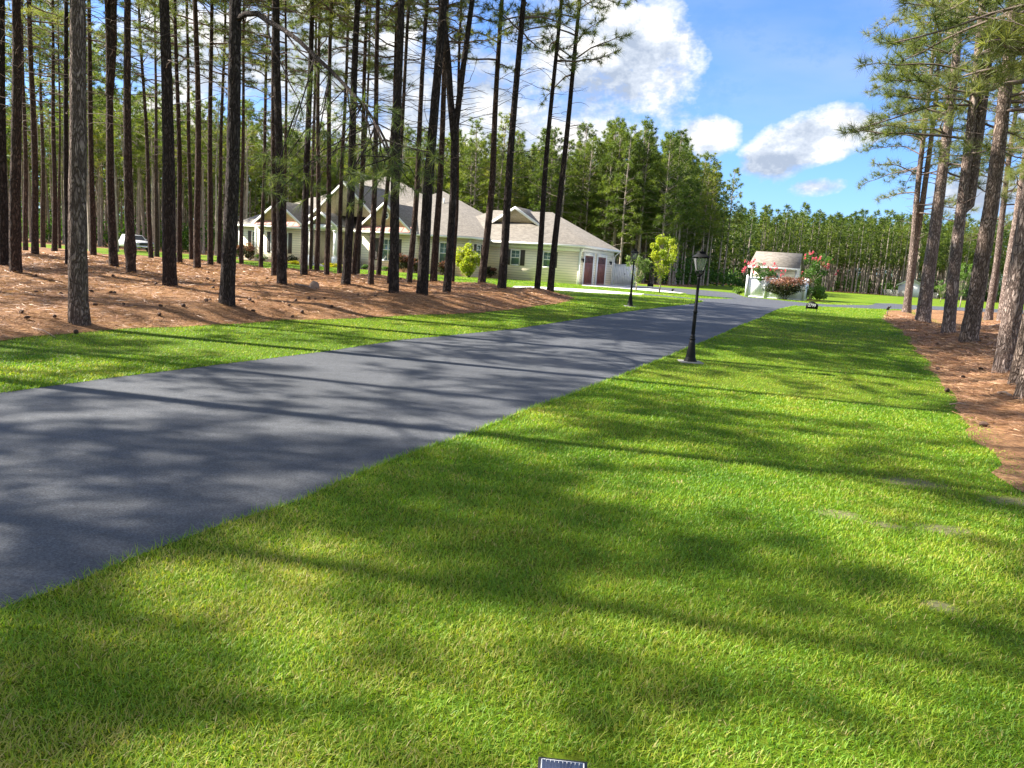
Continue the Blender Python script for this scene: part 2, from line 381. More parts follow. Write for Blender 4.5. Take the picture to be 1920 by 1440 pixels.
def sheet(name, polys, off, mat, height=None, cell=None, kind='structure'):
    """flat sheet(s) that follow the ground, cut exactly along its metre strips"""
    bm = bmesh.new()
    for poly in polys: bm.faces.new([bm.verts.new((x, y, 0)) for x, y in poly])
    cuts = [((0, y, 0), (0, 1, 0)) for y in _ks]
    if cell:
        xs = [v.co.x for v in bm.verts]; ys = [v.co.y for v in bm.verts]
        for x in np.arange(max(min(xs), cell[0]), min(max(xs), cell[1]), cell[4]): cuts.append(((x, 0, 0), (1, 0, 0)))
        for y in np.arange(max(min(ys), cell[2]), min(max(ys), cell[3]), cell[4]): cuts.append(((0, y+.013, 0), (0, 1, 0)))
    bmesh.ops.triangulate(bm, faces=bm.faces[:])
    for co, no in cuts:
        bmesh.ops.bisect_plane(bm, geom=bm.verts[:]+bm.edges[:]+bm.faces[:], plane_co=co, plane_no=no, dist=1e-5)
    bmesh.ops.triangulate(bm, faces=[f for f in bm.faces if len(f.verts) > 4])
    X = np.array([v.co.x for v in bm.verts]); Y = np.array([v.co.y for v in bm.verts])
    Z = zg(Y)+off
    if height is not None: Z = Z+height(X, Y)
    for v, z in zip(bm.verts, Z): v.co.z = z
    bmesh.ops.recalc_face_normals(bm, faces=bm.faces)
    up = sum(f.normal.z for f in bm.faces)
    if up < 0: bmesh.ops.reverse_faces(bm, faces=bm.faces[:])
    me = bpy.data.meshes.new(name); bm.to_mesh(me); bm.free()
    if height is not None: me.polygons.foreach_set('use_smooth', np.ones(len(me.polygons), bool))
    me.materials.append(M[mat]); o = bpy.data.objects.new(name, me); C.objects.link(o)
    if kind: o['kind'] = kind
    return o

# ------------------------------------------------------------------ ground
mb = MB()
ys = [-60, -10, 0] + list(_ks) + [45, 80, 140, 250, 500, 1200]
xs = [-900, -300, -80, -20, 0, 20, 80, 300, 900]
V = [(x, y, float(zg(y))) for y in ys for x in xs]; nx = len(xs)
mb.add(V, [[j*nx+i, j*nx+i+1, (j+1)*nx+i+1, (j+1)*nx+i] for j in range(len(ys)-1) for i in range(nx-1)])
tag(mb.build('ground', 'lawn'), kind='structure')

drive = gp([(0, 737.5), (200, 710), (400, 685), (600, 660), (750, 637.5), (960, 617), (1093, 597), (1227, 578), (1290, 570.5), (1313, 567), (1317, 565), (1300, 561),
            (1204, 553.3), (1208, 550.8), (1298, 559), (1350, 560.5), (1376, 560), (1340, 556.5), (1287.5, 551.7), (1283, 549.6), (1215, 541), (1170, 536.5), (1185, 535), (1246, 539), (1319, 544), (1377, 549.6), (1398, 557),
            (1433, 560), (1500, 567), (1551, 571), (1626, 572.4), (1637, 571), (1641, 568.7), (1670, 569), (1725, 573), (1990, 585),
            (1990, 597), (1725, 581), (1670, 579.7), (1626, 578.6), (1532, 574.5), (1505, 573.5), (1491, 574), (1475, 577), (1460, 581), (1427, 597), (1343, 632), (1273, 660), (1193, 693), (1070, 740), (960, 780), (875, 815),
            (760, 855), (650, 897), (565, 938), (415, 985), (320, 1020), (200, 1065), (135, 1097), (65, 1120), (0, 1143)])
a = np.array(drive[-1]); b_ = np.array(drive[-2]); dr = (a-b_)/np.linalg.norm(a-b_)
a2 = np.array(drive[0]); b2 = np.array(drive[1]); dr2 = (a2-b2)/np.linalg.norm(a2-b2)
drive = drive + [tuple(a+dr*14), tuple(a2+dr2*14)]
drive = wiggle(drive, .035, .4)
sheet('driveway', [drive], .004, 'asphalt')
walk = gp([(1204, 553.3), (1100, 548.5), (1000, 541.5), (960, 539), (965, 536.5), (1010, 537.6), (1110, 543), (1208, 550.8)])
apron = gp([(1170, 536.5), (1215, 541), (1283, 549.6), (1275, 550.3), (1215, 545.5), (1150, 539.5), (1092, 536), (1090, 534), (1120, 533.2), (1143, 533.2)])
sheet('concrete_path', [walk, apron], .008, 'concrete')

bedL = gp([(-500, 655), (0, 640), (50, 632), (140, 627), (225, 617), (375, 611), (480, 605), (534, 601), (617, 599), (742, 593.5), (830, 590), (900, 586), (972, 579), (1043, 570), (1070, 563), (1077, 559), (1055, 553.5), (996, 549), (895, 541), (830, 536),
           (763, 532), (638, 519.6), (540, 513), (492, 505), (450, 505), (375, 497), (300, 485), (217, 480), (125, 469), (50, 466), (0, 463), (-500, 440)])
bedR = gp([(1664, 582), (1659, 590), (1661, 604), (1698, 625), (1725, 665), (1746, 697), (1772, 728), (1785, 749), (1792, 762), (1812, 800), (1838, 838), (1872, 862), (1880, 872), (1858, 887), (1872, 897), (1920, 922),
           (2250, 1010), (2500, 700), (2300, 610), (1960, 602), (1880, 599), (1838, 598), (1832, 611), (1805, 618), (1775, 615), (1750, 606), (1714, 589), (1698, 582)])
bedL = wiggle(bedL, .2, .4, 5); bedR = wiggle(bedR, .2, .3, 8)
bumps = []          # (x, y, height, sigma) little mounds at the tree feet, filled in by the tree table
def bedheight(poly, amp):
    def f(X, Y):
        d = edgedist(X, Y, poly); t = np.clip(d/1.6, 0, 1); t = t*t*(3-2*t)
        near = (np.abs(X) < 40) & (Y < 60)
        h = amp*t*(.55+.9*fbm(X*.45, Y*.45, 21)) + .05*t*(fbm(X*2.1, Y*2.1, 31)-.5)
        for bx_, by_, bh, bs in bumps:
            h = h+bh*t*np.exp(-((X-bx_)**2+(Y-by_)**2)/(2*bs*bs))
        return np.where(near, h, amp*t*.5)
    return f
hL = bedheight(bedL, .2); hR = bedheight(bedR, .13)

# ------------------------------------------------------------------ pines
def tufts(mb, P, D, n, L, w, spread=1.15, tint=.5, tj=.2):
    """needle bunches: P centres (k,3), D directions (k,3)"""
    k = len(P)
    if not k: return
    P = np.repeat(P, n, 0); D0 = np.repeat(D, n, 0)
    r = rng.normal(size=(k*n, 3)); r /= np.linalg.norm(r, axis=1)[:, None]
    d = D0*rng.uniform(.25, 1.3, (k*n, 1))+r*spread*rng.uniform(.5, 1, (k*n, 1)); d[:, 2] -= .05
    d /= np.linalg.norm(d, axis=1)[:, None]
    base = P-D0*rng.uniform(0, .16, (k*n, 1))
    Ls = L*rng.uniform(.65, 1.1, (k*n, 1))
    side = np.cross(d, rng.normal(size=(k*n, 3))); side /= np.linalg.norm(side, axis=1)[:, None]
    tip = base+d*Ls; tip[:, 2] -= .10*Ls[:, 0]
    V = np.stack([base-side*w/2, base+side*w/2, tip], 1).reshape(-1, 3)
    T = np.arange(k*n*3).reshape(-1, 3)
    tt = np.repeat(np.broadcast_to(tint, (k,)), n)+rng.normal(0, tj/2, k*n)
    mb.add(V, tris=T, tint=np.repeat(np.clip(tt, 0, 1), 3))
def crown(seed, Lc=13.5, live=4.0, dens=1.0, n=26, L=.24, w=.011, seg=5, rmax=2.6, dead=12, whorl=.55, wood_seg=4, far=False, fullat=.25, sub_=.24):
    """limbs + needles of one pine, local origin on the trunk 4 m up (or at the foot for far ones)"""
    R = np.random.default_rng(seed); wood = MB(); nd = MB()
    def branch(z, az, ln, el0, el1, r0, sub=True, wd=True):
        k = 6; pts = [np.array([0, 0, z])]
        for i in range(k):
            t = (i+.5)/k; el = el0+(el1-el0)*t+R.normal(0, .10); a = az+R.normal(0, .2)
            pts.append(pts[-1]+ln/k*np.array([math.cos(el)*math.cos(a), math.cos(el)*math.sin(a), math.sin(el)]))
        pts = np.array(pts)
        if wd: wood.tube(pts, np.linspace(r0, r0*.25, len(pts)), wood_seg, cap=False)
        return pts
    z = 0.0 if not far else .35*Lc
    for i in range(dead):
        zz = R.uniform(0, live+1.5) if not far else R.uniform(.2, .45)*Lc
        b0 = branch(zz, R.uniform(0, 6.28), R.choice([.25, .6, 1.2, 1.9]), R.uniform(-.1, .6), R.uniform(-.5, .5), .013)
        if len(b0) and R.random() < .6 and not far:
            j = R.integers(2, 5); a = R.uniform(0, 6.28)
            e = b0[j]+np.array([math.cos(a), math.sin(a), R.uniform(-.7, .5)])*R.uniform(.2, .7)
            wood.tube([b0[j], (b0[j]+e)/2+R.normal(0, .04, 3), e], [.006, .005, .003], 3, cap=False)
    z = live; TP = []; TD = []; TT = []
    while z < Lc-.15:
        f = (z-live)/(Lc-live)
        ln = rmax*(.55+.45*math.sin(min(1, f*2.2+.25)*1.57))*(1-f)**(.62 if not far else .5)+.22
        nb = R.integers(3, 6) if f > fullat else R.integers(1, 3)
        for _ in range(nb):
            if R.random() > dens: continue
            az = R.uniform(0, 6.28); l = ln*R.uniform(.65, 1.15)
            el0 = .12+.85*f+R.normal(0, .22); el1 = (.75*f-.30+R.normal(0, .35)) if f < .6 else .15+.7*f+R.normal(0, .15)
            pts = branch(z+R.uniform(-.2, .2), az, l, el0, el1, .03*(1-f)+.012)
            bt = R.uniform(.25, .8)
            ns = max(2, int(l/sub_)) if not far else max(2, int(l/.36))
            for s_ in range(ns):
                t = .28+.72*(s_+R.random())/ns; x = t*(len(pts)-1); j = min(int(x), len(pts)-2)
                p = pts[j]+(pts[j+1]-pts[j])*(x-j); dd = pts[j+1]-pts[j]; dd /= np.linalg.norm(dd)
                a = az+R.choice([-1, 1])*R.uniform(.4, 1.2); sl = R.uniform(.2, .75)*(1.25-t)*min(1, l/1.5)+.1
                d2 = np.array([math.cos(a), math.sin(a), R.uniform(-.15, .65)]); d2 /= np.linalg.norm(d2)
                e = p+d2*sl
                if not far: wood.tube([p, p+d2*sl*.5+[0, 0, -.02], e], [.008, .006, .004], 3, cap=False)
                TP.append(e); TD.append(d2*.6+[0, 0, .4]); TT.append(bt)
                if sl > .45 and not far: TP.append(p+d2*sl*.55); TD.append(d2); TT.append(bt-.1)
            TP.append(pts[-1]); TD.append(dd*.7+[0, 0, .35]); TT.append(bt)
        z += whorl*R.uniform(.7, 1.3)
    TP.append(np.array([0, 0, Lc])); TD.append(np.array([0, 0, 1.])); TT.append(.5)
    global rng
    keep = rng; rng = R
    tufts(nd, np.array(TP), np.array(TD), n, L, w, tint=np.array(TT))
    rng = keep
    return wood, nd

NEAR = []
for i in range(5):       # sparse lower crowns
    wd, nd = crown(100+i, 13.5, 5.3, .95, 34, .31, .016, rmax=3.3, dead=34, fullat=.27)
    a = wd.build('limbs', 'twig', link=False); b_ = nd.build('needles', 'needles', link=False); NEAR.append((a.data, b_.data))
FULL = []
for i in range(3):       # fuller crowns, live almost from the bottom
    wd, nd = crown(200+i, 14, 1.6, 1.0, 32, .37, .013, rmax=3.9, dead=12, whorl=.55, fullat=.16, sub_=.2)
    print('full tris', sum(len(t) for t in nd.Ft))
    a = wd.build('limbs', 'twig', link=False); b_ = nd.build('needles', 'needles', link=False); FULL.append((a.data, b_.data))

def trunk_mesh(P, rr, seg, disp, seed, flare=.35, rings=None):
    """P: polyline (world-local), radius function of arc fraction"""
    P = np.asarray(P, float); L = np.r_[0, np.cumsum(np.linalg.norm(np.diff(P, axis=0), axis=1))]
    T = L[-1]; s = np.r_[np.arange(0, min(8, T), rings or .14), np.arange(8, T, .8), T] if T > 8 else np.r_[np.arange(0, T, rings or .14), T]
    c = np.stack([np.interp(s, L, P[:, k]) for k in range(3)], 1)
    c[:, 0] += .035*np.sin(s*.55+seed)*np.minimum(1, s/3); c[:, 1] += .035*np.cos(s*.47+seed*2)*np.minimum(1, s/3)
    th = np.linspace(0, 2*np.pi, seg, endpoint=False); V = []
    for i, si in enumerate(s):
        r = rr(si/T)*(1+flare*math.exp(-si/.28))
        for a in th:
            q = Vector((math.cos(a)*3.2+seed*7.1, math.sin(a)*3.2, si*1.7))
            nz = mnoise.noise(q*1.6)*1.0+mnoise.noise(q*4.3)*.7
            lobes = .10*math.exp(-si/.25)*math.cos(a*5+seed)
            k = r*(1+disp*nz+lobes*flare*2)
            V.append(c[i]+np.array([math.cos(a)*k, math.sin(a)*k, 0]))
    n = len(s); i = np.arange(n-1)[:, None]*seg; j = np.arange(seg)[None]; k = (j+1) % seg
    mb = MB(); mb.add(V, np.stack([i+j, i+k, i+seg+k, i+seg+j], -1).reshape(-1, 4)); mb.P.append([(n-1)*seg+q for q in range(seg)])
    return mb

EDGE = 'bordering the driveway lawn on the left'
# base px, base py, [(px,py) upper points], width px, bark, label, fork (start index point, [(px,py)...])
TREES = [
 (8, 515, [(2, 0)], 17, 'bark_backlit', 'dark pine trunk at the very left edge of the photo, standing in pine straw', None),
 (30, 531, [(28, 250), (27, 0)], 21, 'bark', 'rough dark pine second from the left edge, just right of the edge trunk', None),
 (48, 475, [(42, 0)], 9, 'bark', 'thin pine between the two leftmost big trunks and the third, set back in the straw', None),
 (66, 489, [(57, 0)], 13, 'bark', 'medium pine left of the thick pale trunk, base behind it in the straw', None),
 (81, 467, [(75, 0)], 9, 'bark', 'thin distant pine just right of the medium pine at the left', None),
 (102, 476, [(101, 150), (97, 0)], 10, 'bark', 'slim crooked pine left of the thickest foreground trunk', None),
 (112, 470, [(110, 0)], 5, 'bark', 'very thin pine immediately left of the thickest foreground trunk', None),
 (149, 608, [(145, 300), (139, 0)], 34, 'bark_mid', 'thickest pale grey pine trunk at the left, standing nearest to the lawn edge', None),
 (127, 512, [(125, 200), (123, 0)], 9, 'bark_backlit', 'narrow dark pine half hidden behind the left side of the thickest pale trunk', None),
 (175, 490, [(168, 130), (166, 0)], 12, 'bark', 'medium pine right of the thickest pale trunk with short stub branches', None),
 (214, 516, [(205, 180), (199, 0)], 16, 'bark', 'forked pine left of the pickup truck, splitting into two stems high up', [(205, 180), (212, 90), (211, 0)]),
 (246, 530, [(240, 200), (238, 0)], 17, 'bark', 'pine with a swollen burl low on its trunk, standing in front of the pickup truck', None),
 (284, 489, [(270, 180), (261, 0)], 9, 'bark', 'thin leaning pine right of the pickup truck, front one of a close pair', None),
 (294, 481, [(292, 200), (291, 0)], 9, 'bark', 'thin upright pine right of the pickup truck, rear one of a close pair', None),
 (320, 556, [(310, 200), (307, 0)], 26, 'bark_backlit', 'thick backlit dark pine right of the pickup truck with its foot on a straw mound', None),
 (337, 505, [(333, 200), (330, 0)], 10, 'bark', 'slim pine just right of the thick backlit dark pine', None),
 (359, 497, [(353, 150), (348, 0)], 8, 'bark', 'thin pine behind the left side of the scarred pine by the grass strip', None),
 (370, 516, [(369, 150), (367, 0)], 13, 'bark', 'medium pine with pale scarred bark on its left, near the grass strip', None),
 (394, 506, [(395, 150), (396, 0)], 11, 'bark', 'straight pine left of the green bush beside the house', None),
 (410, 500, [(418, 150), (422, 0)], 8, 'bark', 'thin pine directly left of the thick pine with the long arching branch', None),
 (424, 587, [(434, 280), (443, 0)], 28, 'bark_backlit', 'thick dark pine at the lawn edge with a long branch arching down to the right', None),
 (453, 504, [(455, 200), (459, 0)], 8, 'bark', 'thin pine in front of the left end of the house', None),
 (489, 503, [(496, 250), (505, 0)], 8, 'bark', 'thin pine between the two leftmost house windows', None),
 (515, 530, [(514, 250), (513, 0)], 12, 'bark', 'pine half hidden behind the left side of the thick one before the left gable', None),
 (529, 552, [(525, 330), (519, 0)], 18, 'bark_backlit', 'thick pine standing in front of the left house gable', None),
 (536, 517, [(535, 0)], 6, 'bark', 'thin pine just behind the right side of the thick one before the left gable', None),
 (569, 530, [(576, 330), (584, 0)], 14, 'bark_backlit', 'pine right of the left gable, standing left of the yellow flowers gap', None),
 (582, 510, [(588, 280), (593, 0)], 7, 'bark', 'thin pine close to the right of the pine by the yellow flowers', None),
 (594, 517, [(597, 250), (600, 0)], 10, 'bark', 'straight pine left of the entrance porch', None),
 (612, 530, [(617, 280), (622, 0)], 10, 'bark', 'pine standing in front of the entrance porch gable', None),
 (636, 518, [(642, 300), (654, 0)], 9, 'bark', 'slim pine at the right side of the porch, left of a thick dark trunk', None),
 (647, 548, [(658, 350), (672, 0)], 17, 'bark_backlit', 'thick dark pine right of the entrance porch with green needles hanging before it', None),
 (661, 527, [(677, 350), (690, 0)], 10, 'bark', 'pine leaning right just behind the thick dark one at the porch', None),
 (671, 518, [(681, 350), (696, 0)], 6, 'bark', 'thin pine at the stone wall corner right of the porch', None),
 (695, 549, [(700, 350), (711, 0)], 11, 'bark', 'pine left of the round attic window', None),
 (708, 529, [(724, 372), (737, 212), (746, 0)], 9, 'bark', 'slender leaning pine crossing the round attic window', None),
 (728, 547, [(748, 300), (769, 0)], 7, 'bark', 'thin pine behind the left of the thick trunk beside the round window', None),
 (738, 570, [(743, 350), (751, 0)], 19, 'bark_backlit', 'thick pine just right of the round attic window', None),
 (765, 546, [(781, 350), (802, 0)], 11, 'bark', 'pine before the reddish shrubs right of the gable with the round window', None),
 (790, 570, [(805, 350), (829, 0)], 22, 'bark_backlit', 'thick leaning pine in front of the tall house roof, right of the reddish shrubs', None),
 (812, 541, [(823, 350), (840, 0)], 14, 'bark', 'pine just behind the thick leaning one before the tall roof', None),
 (836, 562, [(851, 350), (853, 270), (885, 0)], 15, 'bark_backlit', 'forked pine left of the bright yellow-green bush', [(852, 262), (843, 180), (838, 100), (826, 0)]),
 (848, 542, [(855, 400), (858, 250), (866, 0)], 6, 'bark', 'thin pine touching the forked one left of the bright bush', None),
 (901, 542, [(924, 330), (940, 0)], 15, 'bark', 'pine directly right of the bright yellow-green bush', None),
 (939, 557, [(956, 330), (980, 0)], 17, 'bark_backlit', 'thick leaning pine before the garage wing, third from the right end of the bed', None),
 (1006, 553, [(1023, 330), (1051, 0)], 11, 'bark_backlit', 'slim pine before the garage window, second from the right end of the bed', None),
 (1031, 551.6, [(1053, 330), (1089, 0)], 13, 'bark_backlit', 'rightmost pine of the left bed, its needled boughs reaching over the sky', None),
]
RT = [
 (1700, 584.5, [(1719, 380), (1741, 178), (1758, 0)], 15, 'bark_sunlit', 'twin-stemmed pine farthest back in the right bed, left of the small white barn', [(1702, 560), (1731, 380), (1755, 167), (1770, 0)]),
 (1730, 604, [(1758, 385), (1794, 111), (1800, 0)], 27, 'bark_sunlit', 'stout pink-grey pine in front of the small white barn', None),
 (1777.5, 633, [(1802, 385), (1836, 83), (1845, 0)], 23, 'bark_sunlit', 'pink-grey pine in the right bed left of the darkest trunk, forking upwards', [(1800, 400), (1817, 385), (1853, 83), (1862, 0)]),
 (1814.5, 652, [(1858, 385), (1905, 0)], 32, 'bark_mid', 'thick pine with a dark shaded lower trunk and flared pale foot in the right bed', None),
 (1853, 599, [(1882, 385), (1911, 167), (1930, 0)], 14, 'bark_sunlit', 'slim sunlit pine right of the darkest trunk, farther back', None),
 (1878, 604, [(1908, 385), (1942, 150)], 17, 'bark_sunlit', 'sunlit pine near the right edge, farther back than the large leaning one', None),
 (1880, 711, [(1917, 459), (1985, 0)], 36, 'bark_sunlit', 'large leaning pine with peeling plated bark at the right edge', None),
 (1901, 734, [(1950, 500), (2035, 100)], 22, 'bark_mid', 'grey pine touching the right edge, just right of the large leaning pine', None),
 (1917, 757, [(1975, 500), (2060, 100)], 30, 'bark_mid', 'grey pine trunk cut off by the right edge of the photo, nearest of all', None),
]
allspots = []
def near_tree(row, full=False, hc=4.0, H=17.5, idx=0):
    px, py, ups, w, bark, label, fork = row
    P0 = G(px, py, .06); y = P0[1]; P0[2] = zg(y)+.02
    dep = float((P0-CAM)@cf)
    r0 = w/2/F*dep
    pts = [P0]+[on_y(q[0], q[1], y) for q in ups]
    pts = [p-P0 for p in pts]
    d = pts[-1]-pts[-2]; d /= np.linalg.norm(d); d[0] *= .8; d /= np.linalg.norm(d)
    HH = H+random.uniform(-1.2, 1.5)
    if pts[-1][2] < HH-.5: pts.append(pts[-1]+d*((HH-pts[-1][2])/d[2]))
    pts[0] = pts[0]+np.array([0, 0, -.15])
    root = thing('pine_tree', label, 'tree', P0)
    near = dep < 30
    seg = 22 if dep < 24 else 12
    tm = trunk_mesh(pts, lambda t: r0*.9*(1-.85*t**.8)+.02, seg, .075 if dep < 30 else .05, px*.37, .38 if w > 12 else .2, rings=.09 if dep < 22 else .22)
    if px == 246:     # the burl
        V = tm.V[0]; k = np.exp(-((V[:, 2]-1.05)/.22)**2); V[:, 0] *= 1+.45*k; V[:, 1] *= 1+.3*k
    tm.build('trunk', bark, root, smooth=dep > 30)
    A = np.array(pts)
    def at_h(z): return np.array([np.interp(z, A[:, 2], A[:, 0]), np.interp(z, A[:, 2], A[:, 1]), z])
    if fork:
        fp = [on_y(q[0], q[1], y)-P0 for q in fork]; dd = fp[-1]-fp[-2]; dd /= np.linalg.norm(dd)
        if fp[-1][2] < HH-1: fp.append(fp[-1]+dd*((HH-1-fp[-1][2])/dd[2]))
        fm = trunk_mesh(fp, lambda t: r0*.8*(1-.8*t)+.012, 12, .05, px*.7, 0, rings=.3)
        o = fm.build('stem', bark, root, smooth=dep > 30)
        B = np.array(fp); zz = max(hc, fp[0][2]+.3)
        c = np.array([np.interp(zz, B[:, 2], B[:, 0]), np.interp(zz, B[:, 2], B[:, 1]), zz])
        a_, b_ = NEAR[(idx+2) % len(NEAR)]
        q = Vector(fp[-1]-c).to_track_quat('Z', 'Y')
        s_ = (HH-zz)/13.5
        inst('limbs', a_, root, c, q, (.9, .9, s_)); inst('needles', b_, root, c, q, (.9, .9, s_))
    c = at_h(hc); top = A[-1]; q = Vector(top-c).to_track_quat('Z', 'Y') @ Matrix.Rotation(px*1.7, 4, 'Z').to_quaternion()
    src = (FULL if full else NEAR); a_, b_ = src[idx % len(src)]
    s_ = (HH-hc)/13.5
    inst('limbs', a_, root, c, q, (1, 1, s_)); inst('needles', b_, root, c, q, (1, 1, s_))
    bumps.append((P0[0], P0[1], .12, .55)); allspots.append((P0[0], P0[1]))
    return root, P0, A
roots = {}
for i, row in enumerate(TREES): roots[row[0]] = near_tree(row, idx=i, hc=4.2 if row[0] < 900 else 3.6)
for i, row in enumerate(RT): roots[row[0]] = near_tree(row, full=True, idx=i, hc=3.6+.6*(i % 2))
# foot mounds are known now: lay the straw
bumps_now = [b_ for b_ in bumps if math.hypot(b_[0], b_[1]) < 45]; bumps[:] = bumps_now
sheet('left_pine_straw_bed', [bedL], .006, 'straw', hL, (-30, 4, 9, 45, .4))
sheet('right_pine_straw_bed', [bedR], .006, 'straw', hR, (6, 32, 6, 48, .3))
def bedz(P):
    z = float(zg(P[1]))
    for poly, h in ((bedL, hL), (bedR, hR)):
        if inpoly(np.array([P[0]]), np.array([P[1]]), poly)[0]: z += .006+float(h(np.array([P[0]]), np.array([P[1]]))[0])
    return z

# the long arching limb with hanging needle bunches, part of the thick dark pine
root, P0, A = roots[424]
y = P0[1]
def limb_pts(lst, y0, y1):
    return np.array([on_y(q[0], q[1], y0+(y1-y0)*i/(len(lst)-1))-P0 for i, q in enumerate(lst)])
wd = MB(); nd = MB()
main = limb_pts([(441, 38), (462, 26), (482, 25), (502, 40), (530, 55), (560, 76), (590, 105), (620, 132), (650, 163), (680, 195), (705, 230), (722, 262), (735, 295)], y, y-3.2)
wd.tube(main, np.linspace(.062, .016, len(main)), 7)
subs = [([(500, 42), (508, 80), (530, 125), (545, 160), (562, 190), (570, 225)], y-1, y-1.6), ([(530, 55), (560, 95), (590, 120), (622, 150), (648, 175)], y-1, y-2),
        ([(680, 195), (710, 205), (740, 215)], y-2.4, y-2.6), ([(700, 225), (725, 285), (745, 310), (772, 345)], y-2.8, y-3.6), ([(650, 163), (655, 200), (660, 240)], y-2.3, y-2.5),
        ([(590, 105), (575, 160), (560, 210), (545, 260)], y-1.5, y-2.0), ([(722, 262), (760, 275), (800, 285), (825, 300)], y-3, y-3.6), ([(705, 230), (690, 270), (672, 300), (650, 330)], y-2.8, y-3.4),
        ([(620, 132), (610, 190), (600, 240), (590, 290)], y-1.8, y-2.6), ([(650, 163), (690, 230), (700, 290), (715, 330)], y-2.3, y-3.4), ([(562, 190), (540, 250), (525, 300), (520, 330)], y-1.6, y-2.2)]
TP = []; TD = []
for sp_, ya, yb in subs:
    s_ = limb_pts(sp_, ya, yb); wd.tube(s_, np.linspace(.02, .006, len(s_)), 5)
    for k in range(7):
        i = rng.integers(max(1, len(s_)-3), len(s_)); p = s_[i]+rng.normal(0, .07, 3); d = s_[-1]-s_[-2]; d /= np.linalg.norm(d)
        sd = rng.normal(size=3)*[.8, .8, .5]; e = p+sd*.16
        wd.tube([p, e], [.006, .004], 3, cap=False); TP.append(e); TD.append(d*.5+sd*.4)
for c_ in [(520, 330), (530, 300), (560, 320), (505, 350), (590, 350), (630, 335), (650, 350), (660, 290), (700, 340), (715, 330), (755, 345), (790, 355), (640, 215), (545, 300), (700, 300), (610, 365), (680, 372), (740, 365), (520, 360), (800, 325), (560, 360), (665, 318)]:
    yy = y-rng.uniform(1.2, 3.2); p = on_y(c_[0], c_[1], yy)-P0
    j = np.argmin(np.linalg.norm(main-p, axis=1)); q = main[min(j, len(main)-1)]
    mid = (p+q)/2+np.array([rng.normal(0, .15), 0, .12]); wd.tube([q, mid, p], [.012, .009, .005], 4, cap=False)
    for k in range(2):
        e = p+rng.normal(0, .11, 3); TP.append(e); TD.append(rng.normal(size=3)*.5+[0, 0, -.2])
tufts(nd, np.array(TP), np.array(TD), 34, .27, .008, tint=rng.uniform(.0, .35, len(TP)))
lo = wd.build('arching_limb', 'bark_backlit', root); nd.build('hanging_needles', 'needles', lo)

# extra pines left of the frame and behind: the same plantation goes on there and shades the drive
k = 0
for (x, y_) in [(-12.2, 9.5), (-16.5, 12.5), (-20.5, 9.5), (-15.8, 6.6), (-19.5, 3.6), (-24.5, 14.5), (-14.0, 2.6), (-24, 6.5), (-17.5, 17.5), (-27, 20), (-22, 24.5), (-31, 27), (-36, 34), (-18.2, -1.5), (-29, 9), (-28, 0.5)]:
    root = thing('pine_tree', 'pine of the plantation standing off to the left of the view', 'tree', (x, y_, float(zg(y_))), rng.uniform(0, 6), 'pines left of the view')
    trunk_mesh([(0, 0, -.1), (.1, .1, 8), (.2, 0, 17.5)], lambda t: .17*(1-.8*t)+.015, 10, .05, k, .3, rings=.6).build('trunk', 'bark', root)
    a_, b_ = NEAR[k % 5] if (y_ > 8 or x < -18) else FULL[k % 3]; q_ = Matrix.Rotation(k*1.9, 4, 'Z').to_quaternion(); inst('limbs', a_, root, (.05, .05, 4), q_); inst('needles', b_, root, (.05, .05, 4), q_); k += 1

# ---- far woods
FARV = []
for i in range(10):
    live = [7.2, 5.8, 4.6, 8.6, 6.0, 7.6, 11.5, 12.5, 10.6, 11.6][i]
    wd, nd = crown(300+i, 17, live-1.2, 1.0, 19, .46, .05, rmax=[2.9, 2.4, 3.2, 2.2, 2.9, 2.5, 2.2, 2.0, 2.3, 2.5][i], dead=8, whorl=.55, wood_seg=3, far=True, fullat=.05)
    tr = trunk_mesh([(0, 0, -.1), (rng.normal(0, .12), 0, 8), (rng.normal(0, .15), 0, 16.8)], lambda t: .15*(1-.85*t)+.012, 7, .06, i*3.1, .2, rings=1.0)
    wd.V += tr.V; wd.A += tr.A; wd.Fq += [f+wd.n for f in tr.Fq]; wd.n += tr.n
    a = wd.build('trunk', 'bark_far', link=False); b_ = nd.build('crown', 'needles_far', link=False); FARV.append((a.data, b_.data))
LOWF = []
for i in range(4):
    wd = MB(); wd.tube([(0, 0, -.1), (.1, 0, 8), (0, .1, 16.5)], [.17, .12, .02], 4, cap=False); nd = MB(); R_ = np.random.default_rng(60+i)
    zz = R_.uniform(6.5, 17, 110); rr = 2.4*(1-(zz-6.5)/10.9)**.6*np.sqrt(R_.random(110)); aa = R_.uniform(0, 6.28, 110)
    tufts(nd, np.stack([rr*np.cos(aa), rr*np.sin(aa), zz], 1), np.stack([np.cos(aa), np.sin(aa), aa*0+.6], 1), 8, .75, .13, tint=R_.random(110)*.8)
    a = wd.build('trunk', 'bark_far', link=False); b_ = nd.build('crown', 'needles_far', link=False); LOWF.append((a.data, b_.data))
for i in range(2):      # pines deep inside the wood: low boughs and saplings fill the view between the trunks
    wd = MB(); wd.tube([(0, 0, -.1), (.1, 0, 8), (0, .1, 15)], [.17, .12, .02], 4, cap=False); nd = MB(); R_ = np.random.default_rng(80+i)
    zz = R_.uniform(.6, 15, 95); rr = 2.3*np.sqrt(R_.random(95)); aa = R_.uniform(0, 6.28, 95)
    tufts(nd, np.stack([rr*np.cos(aa), rr*np.sin(aa), zz], 1), np.stack([np.cos(aa), np.sin(aa), aa*0+.6], 1), 7, 1.0, .26, tint=R_.random(95)*.5)
    a = wd.build('trunk', 'bark_far', link=False); b_ = nd.build('crown', 'needles_far', link=False); LOWF.append((a.data, b_.data))
spots = []
